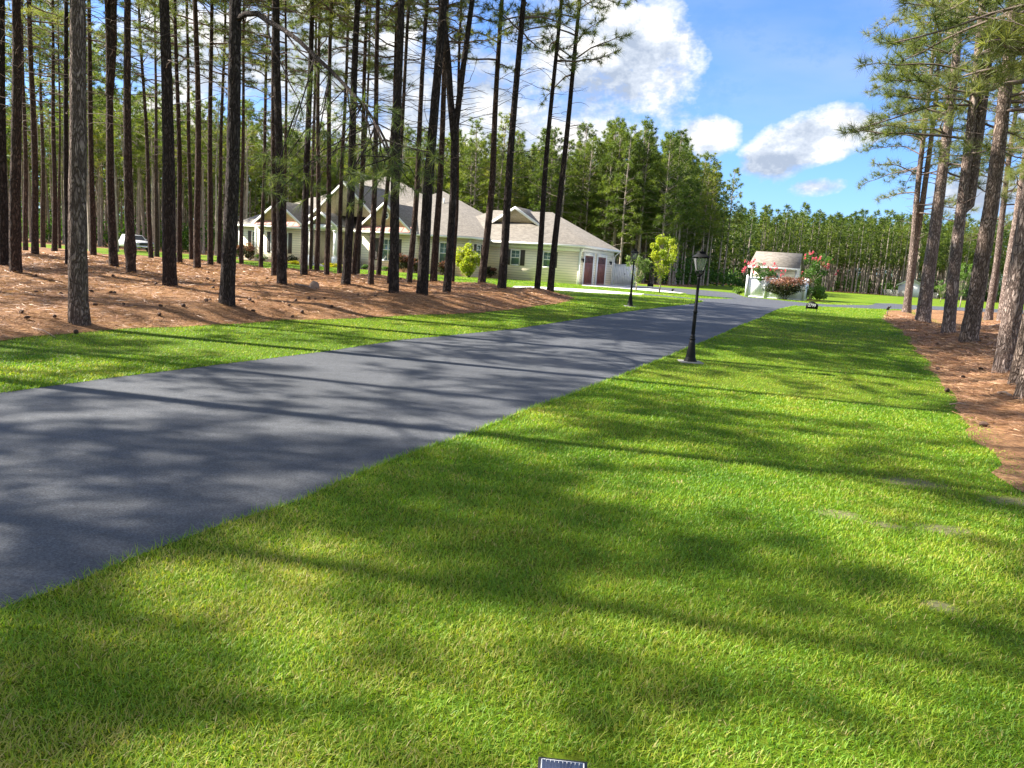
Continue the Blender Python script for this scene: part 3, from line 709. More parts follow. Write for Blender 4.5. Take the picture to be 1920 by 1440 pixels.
def add_row(p0, p1, step, rows, rowstep, h, tagname):
    p0 = np.array(p0, float); p1 = np.array(p1, float); L = np.linalg.norm(p1-p0); d = (p1-p0)/L; nrm = np.array([-d[1], d[0]])
    if nrm[1] < 0: nrm = -nrm
    for r in range(rows):
        n = int(L/step)
        for i in range(n+1):
            p = p0+d*(i*step+rng.normal(0, .6)+(r % 2)*step*.5)+nrm*(r*rowstep+rng.normal(0, .7))
            spots.append((p[0], p[1], (h if np.ndim(h) == 0 else h[0]+(h[1]-h[0])*i/n)*rng.uniform(.86, 1.08), tagname))
add_row((-75, 88), (-31, 80), 2.9, 14, 3.2, 16.0, 'left')
add_row((-36, 102), (12.5, 84), 2.5, 14, 3.0, (14.5, 16.8), 'house')
add_row((14.6, 84.5), (30.5, 119), 2.5, 3, 2.6, 16.6, 'house')
add_row((30, 139), (122, 172), 2.6, 14, 3.2, (13.6, 18.2), 'far')
for _ in range(22):   # scattered between the left bed and the wood behind
    spots.append((rng.uniform(-62, -30), rng.uniform(40, 74), rng.uniform(16, 18.5), 'mid'))
HG = G(1083, 533.6); HG[2] = float(zg(HG[1]))
yaw = rad(-24); hu = np.array([math.cos(yaw), math.sin(yaw), 0]); hv = np.array([-math.sin(yaw), math.cos(yaw), 0])
def ok(s):
    d = np.array([s[0], s[1], 0])-np.array([HG[0], HG[1], 0]); u_ = d@hu; v_ = d@hv
    if -34 < u_ < 12 and -14 < v_ < 20: return False
    if s[3] == 'mid':
        px = 960+F*s[0]/s[1]
        if px < -80 or px > 430: return False
        g0 = [ (p[0], p[1]) for p in allspots]
        if min(math.hypot(s[0]-a[0], s[1]-a[1]) for a in g0) < 2.2: return False
        if math.hypot(s[0]+40.5, s[1]-79) < 5: return False
    allspots.append((s[0], s[1])); return True
spots = [s for s in spots if ok(s)]
spots.sort(key=lambda s: math.hypot(s[0], s[1])/s[2])
def inview(s):
    P = np.array([s[0], s[1], s[2]*.6]); v = P-CAM; z = v@cf
    px = 960+F*(v@cR)/z; return -60 < px < 1990
LBL = {'left': ('slender pine in the dense wood at the left, behind the grass strip', 'pines in the left wood'),
       'mid': ('slender pine between the front straw bed and the dense left wood', 'scattered pines of the left bed'),
       'house': ('tall pine in the wood rising behind the cream house', 'pines in the wood behind the house'),
       'far': ('pine in the distant wood beyond the right-hand lawn', 'pines in the distant wood')}
nfar = 0; rest = []
for s in spots:
    if inview(s) and nfar < 245:
        x, y_, h, tg = s; lb, gr = LBL[tg]
        root = thing('pine_tree', lb, 'tree', (x, y_, float(zg(y_))-.02), rng.uniform(0, 6.28), gr)
        root.rotation_euler[0] = rng.normal(0, .02); root.rotation_euler[1] = rng.normal(0, .02)
        a_, b_ = FARV[{'mid': rng.integers(6, 8), 'left': rng.integers(8, 10)}.get(tg, rng.integers(0, 6))]; sc = h/17
        inst('trunk', a_, root, (0, 0, 0), None, (sc, sc, sc)); inst('crown', b_, root, (0, 0, 0), None, (sc, sc, sc)); nfar += 1
    else: rest.append(s)
ndeep = len(rest)
for _ in range(900):
    t = rng.random(); q = rng.random()
    if q < .34: x, y_ = rng.uniform(-125, -30), rng.uniform(135, 170)
    elif q < .62: x, y_ = -40+78*t, 138-12*t+rng.uniform(0, 26)
    else: x, y_ = 22+135*t, 139+34*t+rng.uniform(44, 80)
    rest.append((x, y_, rng.uniform(10, 16), 'deep'))
# everything beyond the nearest 300 pines reads as one mass of wood: two meshes' worth of trunks and crowns in one object
def arr(me, nm, k):
    a = np.empty(len(nm)*k, dtype=np.float32 if k != 1 else np.int32); return a
def mesh_np(me):
    v = np.empty(len(me.vertices)*3, np.float32); me.vertices.foreach_get('co', v); v = v.reshape(-1, 3)
    lv = np.empty(len(me.loops), np.int32); me.loops.foreach_get('vertex_index', lv)
    ls = np.empty(len(me.polygons), np.int32); me.polygons.foreach_get('loop_start', ls)
    t = np.empty(len(me.vertices), np.float32); me.attributes['tint'].data.foreach_get('value', t)
    return v, lv, np.r_[ls, len(lv)], t
cache = [(mesh_np(a_), mesh_np(b_)) for a_, b_ in FARV+LOWF]
wm = MB(); cm = MB()
for s in rest:
    x, y_, h, tg = s; i = 14+rng.integers(0, 2) if tg == 'deep' else (rng.integers(0, 6) if tg != 'left' else rng.integers(8, 10)) if len(wm.V) < 110 else 10+rng.integers(0, 4); sc = h/17; a = rng.uniform(0, 6.28); ca, sa = math.cos(a), math.sin(a)
    for (v, lv, ls, t), tgt in ((cache[i][0], wm), (cache[i][1], cm)):
        V = v*sc; V = np.stack([V[:, 0]*ca-V[:, 1]*sa+x, V[:, 0]*sa+V[:, 1]*ca+y_, V[:, 2]+float(zg(y_))], 1)
        ln = np.diff(ls); tri = ls[:-1][ln == 3]; qd = ls[:-1][ln == 4]
        q = np.stack([lv[qd+j] for j in range(4)], 1) if len(qd) else None
        tt = np.stack([lv[tri+j] for j in range(3)], 1) if len(tri) else None
        tgt.add(V, q, tt, np.clip(t+rng.normal(0, .12), 0, 1))
if rest:
    o = wm.build('distant_pine_wood', 'bark_far'); tag(o, 'mass of more distant pine trunks and crowns filling the woods', 'wood', kind='stuff')
    cm.build('crowns', 'needles_far', o)
print('far individual', nfar, 'rest', len(rest))

# straw floors under the woods
sheet('left_wood_floor', [[(-120, 76.5), (-31, 77), (-27, 96), (14.5, 82), (18, 83), (30, 122), (20, 150), (-120, 150)]], .004, 'straw')
sheet('far_wood_floor', [[(30, 138), (125, 171), (150, 230), (20, 230), (25, 150)]], .004, 'straw')

# ------------------------------------------------------------------ grass blades (one object, nobody could count them)
def grass():
    parts = []
    bands = [(1.9, 4, 14500), (4, 7, 8500), (7, 12, 3600), (12, 20, 1250), (20, 34, 420), (34, 60, 130)]
    soilspots = SOIL
    for r0b, r1b, dens in bands:
        A0, A1 = (-rad(52), rad(62)) if r0b < 12 else (-rad(44), rad(48))
        n = int(dens*(r1b**2-r0b**2)/2*(A1-A0))
        r = np.sqrt(rng.uniform(r0b**2, r1b**2, n)); a = rng.uniform(A0, A1, n)
        x = r*np.sin(a); y = r*np.cos(a)
        k = ~inpoly(x, y, drive)
        if r1b > 20: k &= ~inpoly(x, y, walk) & ~inpoly(x, y, apron)
        if r0b > 3: k &= ~inpoly(x, y, bedL) | ((edgedist(x, y, bedL) < .12) & (rng.random(n) < .4))
        kr = inpoly(x, y, bedR)
        k &= ~kr | ((edgedist(x, y, bedR) < .35) & (rng.random(n) < .22)) | ((vnoise(x*.9, y*.9, 44) > .80) & (y < 22) & (rng.random(n) < .25))
        for (c, sx, sy) in soilspots:
            q = ((x-c[0])/sx)**2+((y-c[1])/(sy*1.4))**2; q = q*(.6+.8*vnoise(x*6, y*6, 9)); k &= rng.random(n) < np.clip(.2+1.1*(q-.2), .2, 1)
        # thin places
        thin = fbm(x*1.3, y*1.3, 71, 4); k &= (thin < .72) | (rng.random(n) < .7)
        gx, gy = G(1052, 1432)[:2]; k &= ~((np.abs(x-gx) < .075) & (y < gy+.06))
        x, y, r = x[k], y[k], r[k]; n = len(x)
        z = zg(y); pb = fbm(x*.55, y*.55, 13, 4); p2 = fbm(x*3.1, y*3.1, 17, 3); p3 = vnoise(x*9, y*9, 23)
        west = np.clip((1.2-x)/4.5, 0, 1)*np.clip((8-y)/5, 0, 1)          # drier, yellower turf in the near left
        tint = .20+.62*(pb-.3)+.50*(p2-.5)+.20*west+rng.normal(0, .17, n)
        strawy = rng.random(n) < (.04+.20*west*(p2 > .45)+.16*(p3 > .8)); tint = np.where(strawy, rng.uniform(.75, 1, n), tint)
        tint = np.clip(tint, 0, 1)
        w = .0037*np.maximum(1, r/4.2)**.92*rng.uniform(.7, 1.3, n)
        L = rng.uniform(.022, .048, n)*(.75+.6*p2)*np.where(strawy, .9, 1)*np.maximum(1, r/14)**.35
        az = rng.uniform(0, 2*np.pi, n)+.8*np.sin(x*3+y*2); ln = rng.uniform(.25, 1.25, n)
        dx = np.cos(az)*np.sin(ln); dy = np.sin(az)*np.sin(ln); dz = np.cos(ln)
        sa = az+np.pi/2+rng.normal(0, .5, n); sxv = np.cos(sa); syv = np.sin(sa)
        B = np.stack([x, y, z-.003], 1); S_ = np.stack([sxv, syv, np.zeros(n)], 1)*(w/2)[:, None]
        D = np.stack([dx, dy, dz], 1)
        mid = B+D*(L*.55)[:, None]; tip = mid+np.stack([dx*1.3, dy*1.3, dz*.55], 1)*(L*.5)[:, None]
        if r0b < 12:
            V = np.stack([B-S_, B+S_, mid+S_*.85, mid-S_*.85, tip], 1).reshape(-1, 3); i = np.arange(n)[:, None]*5
            parts.append((V, i+np.array([[0, 1, 2, 3]]), i+np.array([[3, 2, 4]]), np.repeat(tint, 5)))
        else:
            V = np.stack([B-S_, B+S_, tip], 1).reshape(-1, 3); i = np.arange(n)[:, None]*3
            parts.append((V, None, i+np.array([[0, 1, 2]]), np.repeat(tint, 3)))
        print('grass band', r0b, n)
    mb = MB()
    for V, q, t, tt in parts: mb.add(V, q, t, tt)
    # fringe hanging over the drive's edge
    P = []
    dl = drive[:]
    for i in range(len(dl)):
        a = np.array(dl[i]); b_ = np.array(dl[(i+1) % len(dl)])
        if max(np.hypot(*a), np.hypot(*b_)) > 45 or min(a[1], b_[1]) < 1: continue
        L = np.linalg.norm(b_-a); k = int(L*260/max(1, np.hypot(*a)/7)); t = rng.random(k)[:, None]
        P.append(a+(b_-a)*t+rng.normal(0, .015, (k, 2)))
    P = np.concatenate(P); n = len(P); r = np.hypot(P[:, 0], P[:, 1]); k = (np.abs(np.arctan2(P[:, 0], P[:, 1])) < rad(50)); P = P[k]; r = r[k]; n = len(P)
    az = rng.uniform(0, 6.28, n); ln = rng.uniform(.5, 1.3, n); L = rng.uniform(.04, .085, n)
    w = .0045*np.maximum(1, r/5)*rng.uniform(.7, 1.4, n)
    B = np.stack([P[:, 0], P[:, 1], zg(P[:, 1])], 1); D = np.stack([np.cos(az)*np.sin(ln), np.sin(az)*np.sin(ln), np.cos(ln)], 1)
    sd = np.stack([-np.sin(az), np.cos(az), az*0], 1)*(w/2)[:, None]
    V = np.stack([B-sd, B+sd, B+D*L[:, None]], 1).reshape(-1, 3)
    mb.add(V, tris=np.arange(n*3).reshape(-1, 3), tint=np.repeat(np.clip(rng.normal(.35, .2, n), 0, 1), 3))
    o = mb.build('lawn_grass', 'grass'); tag(o, 'mown green grass blades of the lawns either side of the driveway', 'grass', kind='stuff')
grass()

# loose straw needles on the beds
def straw():
    mb = MB()
    for poly, h, (xa, xb, ya, yb), nn in ((bedR, hR, (6, 24, 6, 36), 75000), (bedL, hL, (-24, 3, 10, 40), 110000)):
        x = rng.uniform(xa, xb, nn*4); t = rng.random(nn*4)**1.6; y = ya+(yb-ya)*t
        k = inpoly(x, y, poly); x, y = x[k][:nn], y[k][:nn]; n = len(x)
        z = zg(y)+h(x, y)+.004; r = np.hypot(x, y)
        az = rng.uniform(0, np.pi*2, n)+fbm(x*.7, y*.7, 3)*2; L = rng.uniform(.14, .34, n); w = .0026*np.maximum(1, r/6)*rng.uniform(.7, 1.3, n)
        lift = rng.uniform(0, .035, n)**1.0
        d = np.stack([np.cos(az), np.sin(az), rng.normal(0, .12, n)], 1)*(L/2)[:, None]
        s_ = np.stack([-np.sin(az), np.cos(az), np.abs(rng.normal(0, .6, n))], 1)*(w/2)[:, None]
        c = np.stack([x, y, z+lift], 1)
        V = np.stack([c-d-s_, c-d+s_, c+d], 1).reshape(-1, 3)
        mb.add(V, tris=np.arange(n*3).reshape(-1, 3), tint=np.repeat(np.clip(rng.normal(.5, .2, n), 0, 1), 3))
    tag(mb.build('loose_pine_straw', 'straw_needles'), 'loose fallen pine needles on the straw beds', 'pine straw', kind='stuff')
straw()

# pine cones
cm_ = MB(); pr = [(.006, -.04), (.026, -.03), (.036, -.008), (.034, .015), (.022, .038), (.006, .055)]
for i in range(11):
    t = i/10; z = -.04+.095*t; rr = .040*math.sin(math.pi*(.12+.80*t))**.8
    cm_.lathe([(rr*.45, z-.004), (rr, z+.004), (rr*.35, z+.010)], 9)
cone_me = cm_.build('pine_cone', 'cone', link=False).data
cones = [(px/4., 330+py/4.) for px, py in [(160, 1070), (200, 1092), (412, 1080), (570, 1130), (268, 912), (460, 927), (922, 1015), (858, 926), (830, 915), (1170, 872), (1208, 1025), (1195, 1050), (1575, 962), (1547, 995), (1598, 888), (1600, 812), (1558, 798), (1565, 760), (1805, 968), (1872, 958), (712, 1010), (272, 800), (850, 792), (690, 905), (1375, 1022)]]
cones += [(430+px/4.8, 330+py/4.8) for px, py in [(183, 1148), (103, 1162), (215, 1172), (218, 1220), (535, 1193), (567, 1235), (655, 1217), (712, 1137), (768, 1145), (860, 1142), (920, 1193), (595, 1155), (337, 953), (243, 1030), (1155, 1115), (1315, 1140), (1540, 960)]]
nl = len(cones)
cones += [(1640+px/4., 600+py/4.) for px, py in [(480, 337), (797, 382), (670, 405), (550, 487), (818, 735), (840, 152), (467, 170), (783, 172), (395, 40)]]
for i, (px, py) in enumerate(cones):
    P = G(px, py, .12); P[2] = bedz(P)+.03
    o = inst('pine_cone', cone_me, None, P, Vector((rng.normal(), rng.normal(), .25)).to_track_quat('Z', 'Y'), rng.uniform(.75, 1.15))
    if i < nl: tag(o, 'dark pine cone lying on the left pine straw bed', 'pine cone', 'pine cones on the left straw bed')
    else: tag(o, 'dark pine cone lying on the right pine straw bed', 'pine cone', 'pine cones on the right straw bed')
def stick(a, b_, r, lab, nm='fallen_branch'):
    A = G(*a, .1); B = G(*b_, .1); A[2] = bedz(A)+r*.8; B[2] = bedz(B)+r*1.1; mid = (A+B)/2+[0, 0, .03]
    mb = MB(); mb.tube([A, mid, B], [r, r*.9, r*.5], 7); tag(mb.build(nm, 'wood'), lab, 'branch')
stick((553, 550), (593, 555), .035, 'pale fallen branch on the left straw bed before the stump')
stick((1872, 736), (1896, 747), .022, 'short bare stick lying beside the nearest right-hand trunk')
stick((1782, 747), (1819, 751), .012, 'thin pale stick at the edge between lawn and right straw bed')
stick((60, 611), (104, 622), .012, 'thin dry twig on the straw at the far left, near the lawn')
stick((722, 479), (735, 473), .012, 'thin twig among the house side straw') if False else None
stick((1855, 612), (1884, 607), .03, 'fallen branch behind the right trunks at the far side of the straw')
P = G(589, 551, .1); mb = MB(); mb.tube([(0, 0, -.1), (0, 0, .12), (.03, 0, .2)], [.17, .14, .09], 9); o = mb.build('tree_stump', 'wood', loc=(P[0], P[1], bedz(P))); tag(o, 'small broken pine stump in the middle of the left straw bed', 'stump')

# ------------------------------------------------------------------ lamp posts
def lamp(px, py, label, lean=0):
    P = G(px, py); r = thing('street_lamp', label, 'lamp post', P, 0, 'black lamp posts along the driveway')
    mb = MB(); mb.bx(-.21, .21, -.19, .19, -.04, .02); mb.build('concrete_slab', 'slab', r)
    mb = MB(); mb.lathe([(.125, .0), (.125, .035), (.105, .05), (.108, .07), (.092, .085), (.090, .11), (.058, .36), (.048, .42)], 16); mb.build('base', 'black', r, smooth=False)
    mb = MB(); mb.lathe([(.045, .41), (.055, .43), (.055, .45), (.038, .46), (.048, .48), (.048, .49), (.033, .50), (.033, .55), (.031, .92), (.040, .93), (.040, .96), (.030, .97), (.025, 1.52), (.032, 1.54), (.032, 1.57), (.026, 1.58), (.028, 1.60)], 14)
    for i in range(8):
        a = i*math.pi/4; mb.tube([(.031*math.cos(a), .031*math.sin(a), .52), (.029*math.cos(a), .029*math.sin(a), .9)], .005, 4)
    mb.build('post', 'black', r)
    mb = MB(); mb.lathe([(.03, 1.59), (.045, 1.60), (.05, 1.62), (.03, 1.63)], 12)
    for i in range(8):
        a = i*math.pi/4+.39
        mb.tube([(.03*math.cos(a), .03*math.sin(a), 1.62), (.075*math.cos(a), .075*math.sin(a), 1.65), (.078*math.cos(a), .078*math.sin(a), 1.70)], .006, 4)
    mb.build('cradle', 'black', r)
    mb = MB(); zb, zt, wb, wt = 1.70, 1.93, .062, .108
    for sx in (-1, 1):
        for sy in (-1, 1): mb.tube([(sx*wb, sy*wb, zb), (sx*wt, sy*wt, zt)], .008, 4)
    mb.bx(-wb-.012, wb+.012, -wb-.012, wb+.012, zb-.012, zb+.004)
    for s_ in (-1, 1):
        mb.bx(-wt-.01, wt+.01, s_*wt-.01, s_*wt+.01, zt-.004, zt+.012)
        mb.bx(s_*wt-.0095, s_*wt+.0095, -wt+.011, wt-.011, zt-.004, zt+.0118)
    lan = mb.build('lantern', 'black', r)
    g = MB()
    for a in range(4):
        c, s_ = math.cos(a*math.pi/2), math.sin(a*math.pi/2)
        q = [(-wb+.006, -wb, zb+.004), (wb-.006, -wb, zb+.004), (wt-.006, -wt, zt-.004), (-wt+.006, -wt, zt-.004)]
        g.poly([(x*c-y*s_, x*s_+y*c, z) for x, y, z in q])
    g.build('glass', 'clearglass', lan)
    g = MB()
    for (x, y, h_) in ((0, 0, .11), (-.03, .02, .075), (.03, -.015, .085)): g.tube([(x, y, 1.705), (x, y, 1.705+h_*.6), (x*1.3, y, 1.705+h_)], [.012, .009, .003], 6)
    g.build('candle_cluster', 'black', lan)
    mb = MB(); V = []; prof = [(.135, 1.943), (.13, 1.955), (.085, 1.99), (.06, 2.02), (.055, 2.035)]
    for w_, z in prof: V += [(-w_, -w_, z), (w_, -w_, z), (w_, w_, z), (-w_, w_, z)]
    n = len(prof); mb.add(V, [[i*4+j, i*4+(j+1) % 4, (i+1)*4+(j+1) % 4, (i+1)*4+j] for i in range(n-1) for j in range(4)]); mb.P.append([0, 3, 2, 1]); mb.P.append([(n-1)*4+j for j in range(4)])
    mb.box((0, 0, 2.045), (.13, .13, .012)); mb.lathe([(.02, 2.05), (.026, 2.065), (.012, 2.08), (.016, 2.09), (.004, 2.10)], 10)
    mb.build('lantern_roof', 'black', lan)
    return r
lamp(1294, 679, 'black lantern lamp post standing nearest, on the lawn right of the driveway')
lamp(1181, 574.5, 'black lantern lamp post farther off, on the lawn left of the driveway')

# ------------------------------------------------------------------ number signs
def sign(px, py, w, h, txt, label):
    P = G(px, py); r = thing('address_sign', label, 'sign', P, -math.atan2(P[0], P[1]))
    mb = MB(); zb = .13
    th = [0, .02, .1, .22, .35, .5, .65, .78, .9, .98, 1]; pts = [(-w/2, zb), (w/2, zb), (w/2, zb+h*.62)]
    for t in np.linspace(0, 1, 9): pts.append((w*.42-w*.84*t, zb+h*.66+h*.34*math.sin(math.pi*t)))
    pts.append((-w/2, zb+h*.62)); n = len(pts)
    mb.P.append(list(range(n))); mb.P.append(list(range(2*n-1, n-1, -1)))
    mb.add([(x, -.015, z) for x, z in pts]+[(x, .015, z) for x, z in pts], [[i, i+n, (i+1) % n+n, (i+1) % n] for i in range(n)])
    mb.build('plaque', 'black', r)
    for s_ in (-1, 1):
        g = MB(); g.bx(s_*w*.42-.012, s_*w*.42+.012, -.01, .01, -.1, zb+.01); g.build('leg', 'black', r)
    if txt:
        cu = bpy.data.curves.new('digits', 'FONT'); cu.body = txt; cu.size = h*.52; cu.align_x = 'CENTER'; cu.align_y = 'CENTER'; cu.extrude = .004; cu.offset = .0015
        t = bpy.data.objects.new('house_number', cu); C.objects.link(t); bpy.context.view_layer.update()
        me = bpy.data.meshes.new_from_object(t.evaluated_get(bpy.context.evaluated_depsgraph_get())); bpy.data.objects.remove(t)
        me.materials.clear(); me.materials.append(M['white_text']); t = bpy.data.objects.new('house_number', me); C.objects.link(t)
        t.parent = r; t.location = (0, -.0205, zb+h*.46); t.rotation_euler = (math.pi/2, 0, 0); t.scale = (.95, 1.1, 1)
sign(1521, 584.5, .52, .34, '2799', 'black arched sign with white numbers 2799 on the lawn by the driveway')
sign(1219, 540, .5, .32, None, 'small black arched sign seen from behind near the garage drive')

# ------------------------------------------------------------------ little solar lights
def stake_light(px, py, h, label):
    P = G(px, py); r = thing('solar_spotlight', label, 'garden light', P)
    mb = MB(); mb.tube([(0, 0, -.1), (.01, 0, h*.62)], [.011, .014], 6); mb.build('stake', 'blackplastic', r)
    mb = MB(); Rm = np.array(Matrix.Rotation(.5, 3, 'X')); mb.box((.01, 0, h*.78), (.12, .05, .17), Rm); mb.build('housing', 'blackplastic', r)
    mb = MB(); mb.tube([(.05, -.02, h*.88), (.1, -.06, h*.98)], [.035, .045], 10); mb.build('lamp_head', 'blackplastic', r)
stake_light(1663, 592, .46, 'small black solar spotlight on a stake at the tip of the right straw bed')
stake_light(1260, 550, .3, 'tiny black garden spotlight on the grass island by the concrete apron')
P = G(1052, 1427, .10); r = thing('solar_path_light', 'square solar light panel poking into the bottom edge of the photo', 'solar light', (P[0], P[1]-.075, 0), rad(-4))
Rm = np.array(Matrix.Rotation(rad(5), 3, 'X'))
mb = MB(); mb.box((0, 0, .09), (.155, .155, .018), Rm); mb.build('housing', 'blackplastic', r)
mb = MB(); mb.box((0, 0, .1006), (.130, .130, .002), Rm)
mb.build('solar_cell', 'cell', r)
mb = MB()
for s_ in (-1, 1): mb.box((s_*.0665, 0, .1008), (.0035, .131, .002), Rm)
mb.box((0, .066, .1065), (.13, .002, .0015), Rm)
for k in range(9): mb.box((-.052+k*.013, .061, .1064), (.0012, .010, .0015), Rm)
mb.build('contact_lines', 'white_text', r)
mb = MB(); mb.tube([(0, 0, -.1), (0, 0, .08)], [.008, .012], 8); mb.build('stake', 'blackplastic', r)

# ------------------------------------------------------------------ leafy things
def leaves(mb, P, Nn, size, tint, flat=.3):
    n = len(P); nrm = Nn*flat+rng.normal(size=(n, 3)); nrm /= np.linalg.norm(nrm, axis=1)[:, None]
    a = np.cross(nrm, rng.normal(size=(n, 3))); a /= np.linalg.norm(a, axis=1)[:, None]; b_ = np.cross(nrm, a)
    s_ = size*rng.uniform(.6, 1.3, (n, 1))
    V = np.stack([P-a*s_, P+b_*s_*.5, P+a*s_, P-b_*s_*.5], 1).reshape(-1, 3)
    mb.add(V, np.arange(n*4).reshape(-1, 4), tint=np.repeat(np.clip(tint, 0, 1), 4))
def blob(mb, c, rx, ry, rz, n, size, lumps=9, tb=.5, seed=0, fill=.35, topt=.0):
    R_ = np.random.default_rng(seed)
    L = R_.normal(size=(lumps, 3)); L /= np.linalg.norm(L, axis=1)[:, None]; L *= R_.uniform(.35, .72, (lumps, 1)); L[:, 2] = np.abs(L[:, 2])*R_.choice([1, -.9], lumps)
    lr = R_.uniform(.3, .55, lumps) if lumps < 15 else R_.uniform(.2, .46, lumps); k = R_.integers(0, lumps, n)
    d = R_.normal(size=(n, 3)); d /= np.linalg.norm(d, axis=1)[:, None]
    rr = R_.uniform(fill, 1, (n, 1))**.5
    q = L[k]+d*lr[k][:, None]*rr; tt = tb+(R_.random(lumps)[k]-.5)*.4+R_.normal(0, .12, n)+topt*q[:, 2]
    P = np.array(c)+q*[rx, ry, rz]; m = P[:, 2] > .02
    leaves(mb, P[m], d[m], size, tt[m])
def shrub(px, py, w, h, mat, label, mat2=None, n=900, size=.05, nm='shrub', cat='shrub', group=None, stems=5, dy=0, tb=.5, v=None):
    P = G(px, py)
    if v is not None: P = on_plane(px, py, HG+hv*v, hv)
    P[2] = zg(P[1]); P = P+[0, dy, 0]; sc = P[1]/F; W = w*sc*1.3; H = h*sc*1.05
    r = thing(nm, label, cat, P, 0, group); mb = MB()
    blob(mb, (0, 0, H*.52), W*.52, W*.45, H*.54, n, size, lumps=22, seed=int(px*7+py), tb=tb); mb.build('foliage', mat, r)
    if mat2:
        mb = MB(); blob(mb, (0, 0, H*.78), W*.5, W*.42, H*.33, n//2, size, seed=int(px*5)); mb.build('reddish_tips', mat2, r)
    mb = MB()
    for i in range(stems):
        a = i*6.28/stems; mb.tube([(.04*math.cos(a), .04*math.sin(a), -.05), (W*.14*math.cos(a), W*.14*math.sin(a), H*.3), (W*.28*math.cos(a), W*.28*math.sin(a), H*.62)], [.02, .015, .006], 5)
    mb.build('stems', 'twig', r); return r
shrub(403, 472, 12, 38, 'leaf_green', 'tall bright green bush standing alone left of the house', n=1400, size=.09, tb=.75)
shrub(451, 486, 16, 26, 'leaf_dark', 'dark shrub at the left corner of the house', 'leaf_red', n=900, size=.07, v=-3.9)
shrub(468, 487, 22, 27, 'leaf_dark', 'dark shrub with rusty tips below the leftmost house window', 'leaf_red', n=1100, size=.07, v=-3.9)
shrub(491, 490, 20, 13, 'leaf_green', 'low green shrub between the two leftmost windows', n=700, size=.06, v=-3.9)
shrub(548, 492, 20, 15, 'leaf_dark', 'dark shrub under the right side of the left gable', n=700, size=.06, v=-4.9)
shrub(552, 497, 24, 7, 'flower_y', 'patch of yellow flowers below the left gable', n=900, size=.05, nm='flower_patch', cat='flowers', stems=3, v=-5.9)
shrub(622, 500, 32, 8, 'flower_y', 'patch of yellow flowers before the entrance porch', n=1200, size=.05, nm='flower_patch', cat='flowers', stems=3, v=-6.2)
shrub(668, 505, 14, 22, 'leaf_dark', 'dark upright shrub at the stone corner right of the porch', n=700, size=.06, v=-4.3)
shrub(684, 505, 15, 10, 'leaf_green', 'round green shrub left of the window under the round attic window', n=600, size=.05, v=-4.9)
shrub(724, 507.5, 20, 9, 'leaf_green', 'low clipped green shrub directly below the gable with the round window', n=600, size=.05, v=-4.8)
shrub(756, 512, 26, 30, 'leaf_dark', 'large dark shrub with rusty pink tips right of the round-window gable', 'leaf_red', n=1300, size=.07, v=-4.3)
shrub(779, 513, 22, 26, 'leaf_dark', 'dark shrub with rusty tips just right of the large rusty one', 'leaf_red', n=1100, size=.07, v=-4.2)
shrub(828, 516, 20, 24, 'leaf_dark', 'dark shrub with pinkish tips beside the window left of the bright bush', 'leaf_red', n=900, size=.07, v=-4.1)
shrub(918, 522, 20, 21, 'leaf_dark', 'small dark shrub at the corner right of the bright yellow-green bush', 'leaf_red', n=800, size=.06, v=-.9)
shrub(879, 519, 46, 61, 'leaf_yellow', 'big rounded bright yellow-green bush in front of the house', n=5200, size=.075, stems=9, tb=.55, v=-4.6)
shrub(1385, 552, 20, 13, 'leaf_green', 'low round green shrub left of the white garden fence', n=900, size=.07, tb=.7)
shrub(1471, 562, 62, 40, 'leaf_dark', 'large burgundy-topped shrub before the white garden fence', 'leaf_red', n=3600, size=.07, stems=8)
shrub(1508, 563, 24, 22, 'leaf_pale', 'loose grey-green shrub between the burgundy shrub and the bright green one', n=800, size=.06)
shrub(1533, 564, 32, 28, 'leaf_green', 'glossy green shrub at the right end of the white garden fence', n=2000, size=.08, tb=.6)

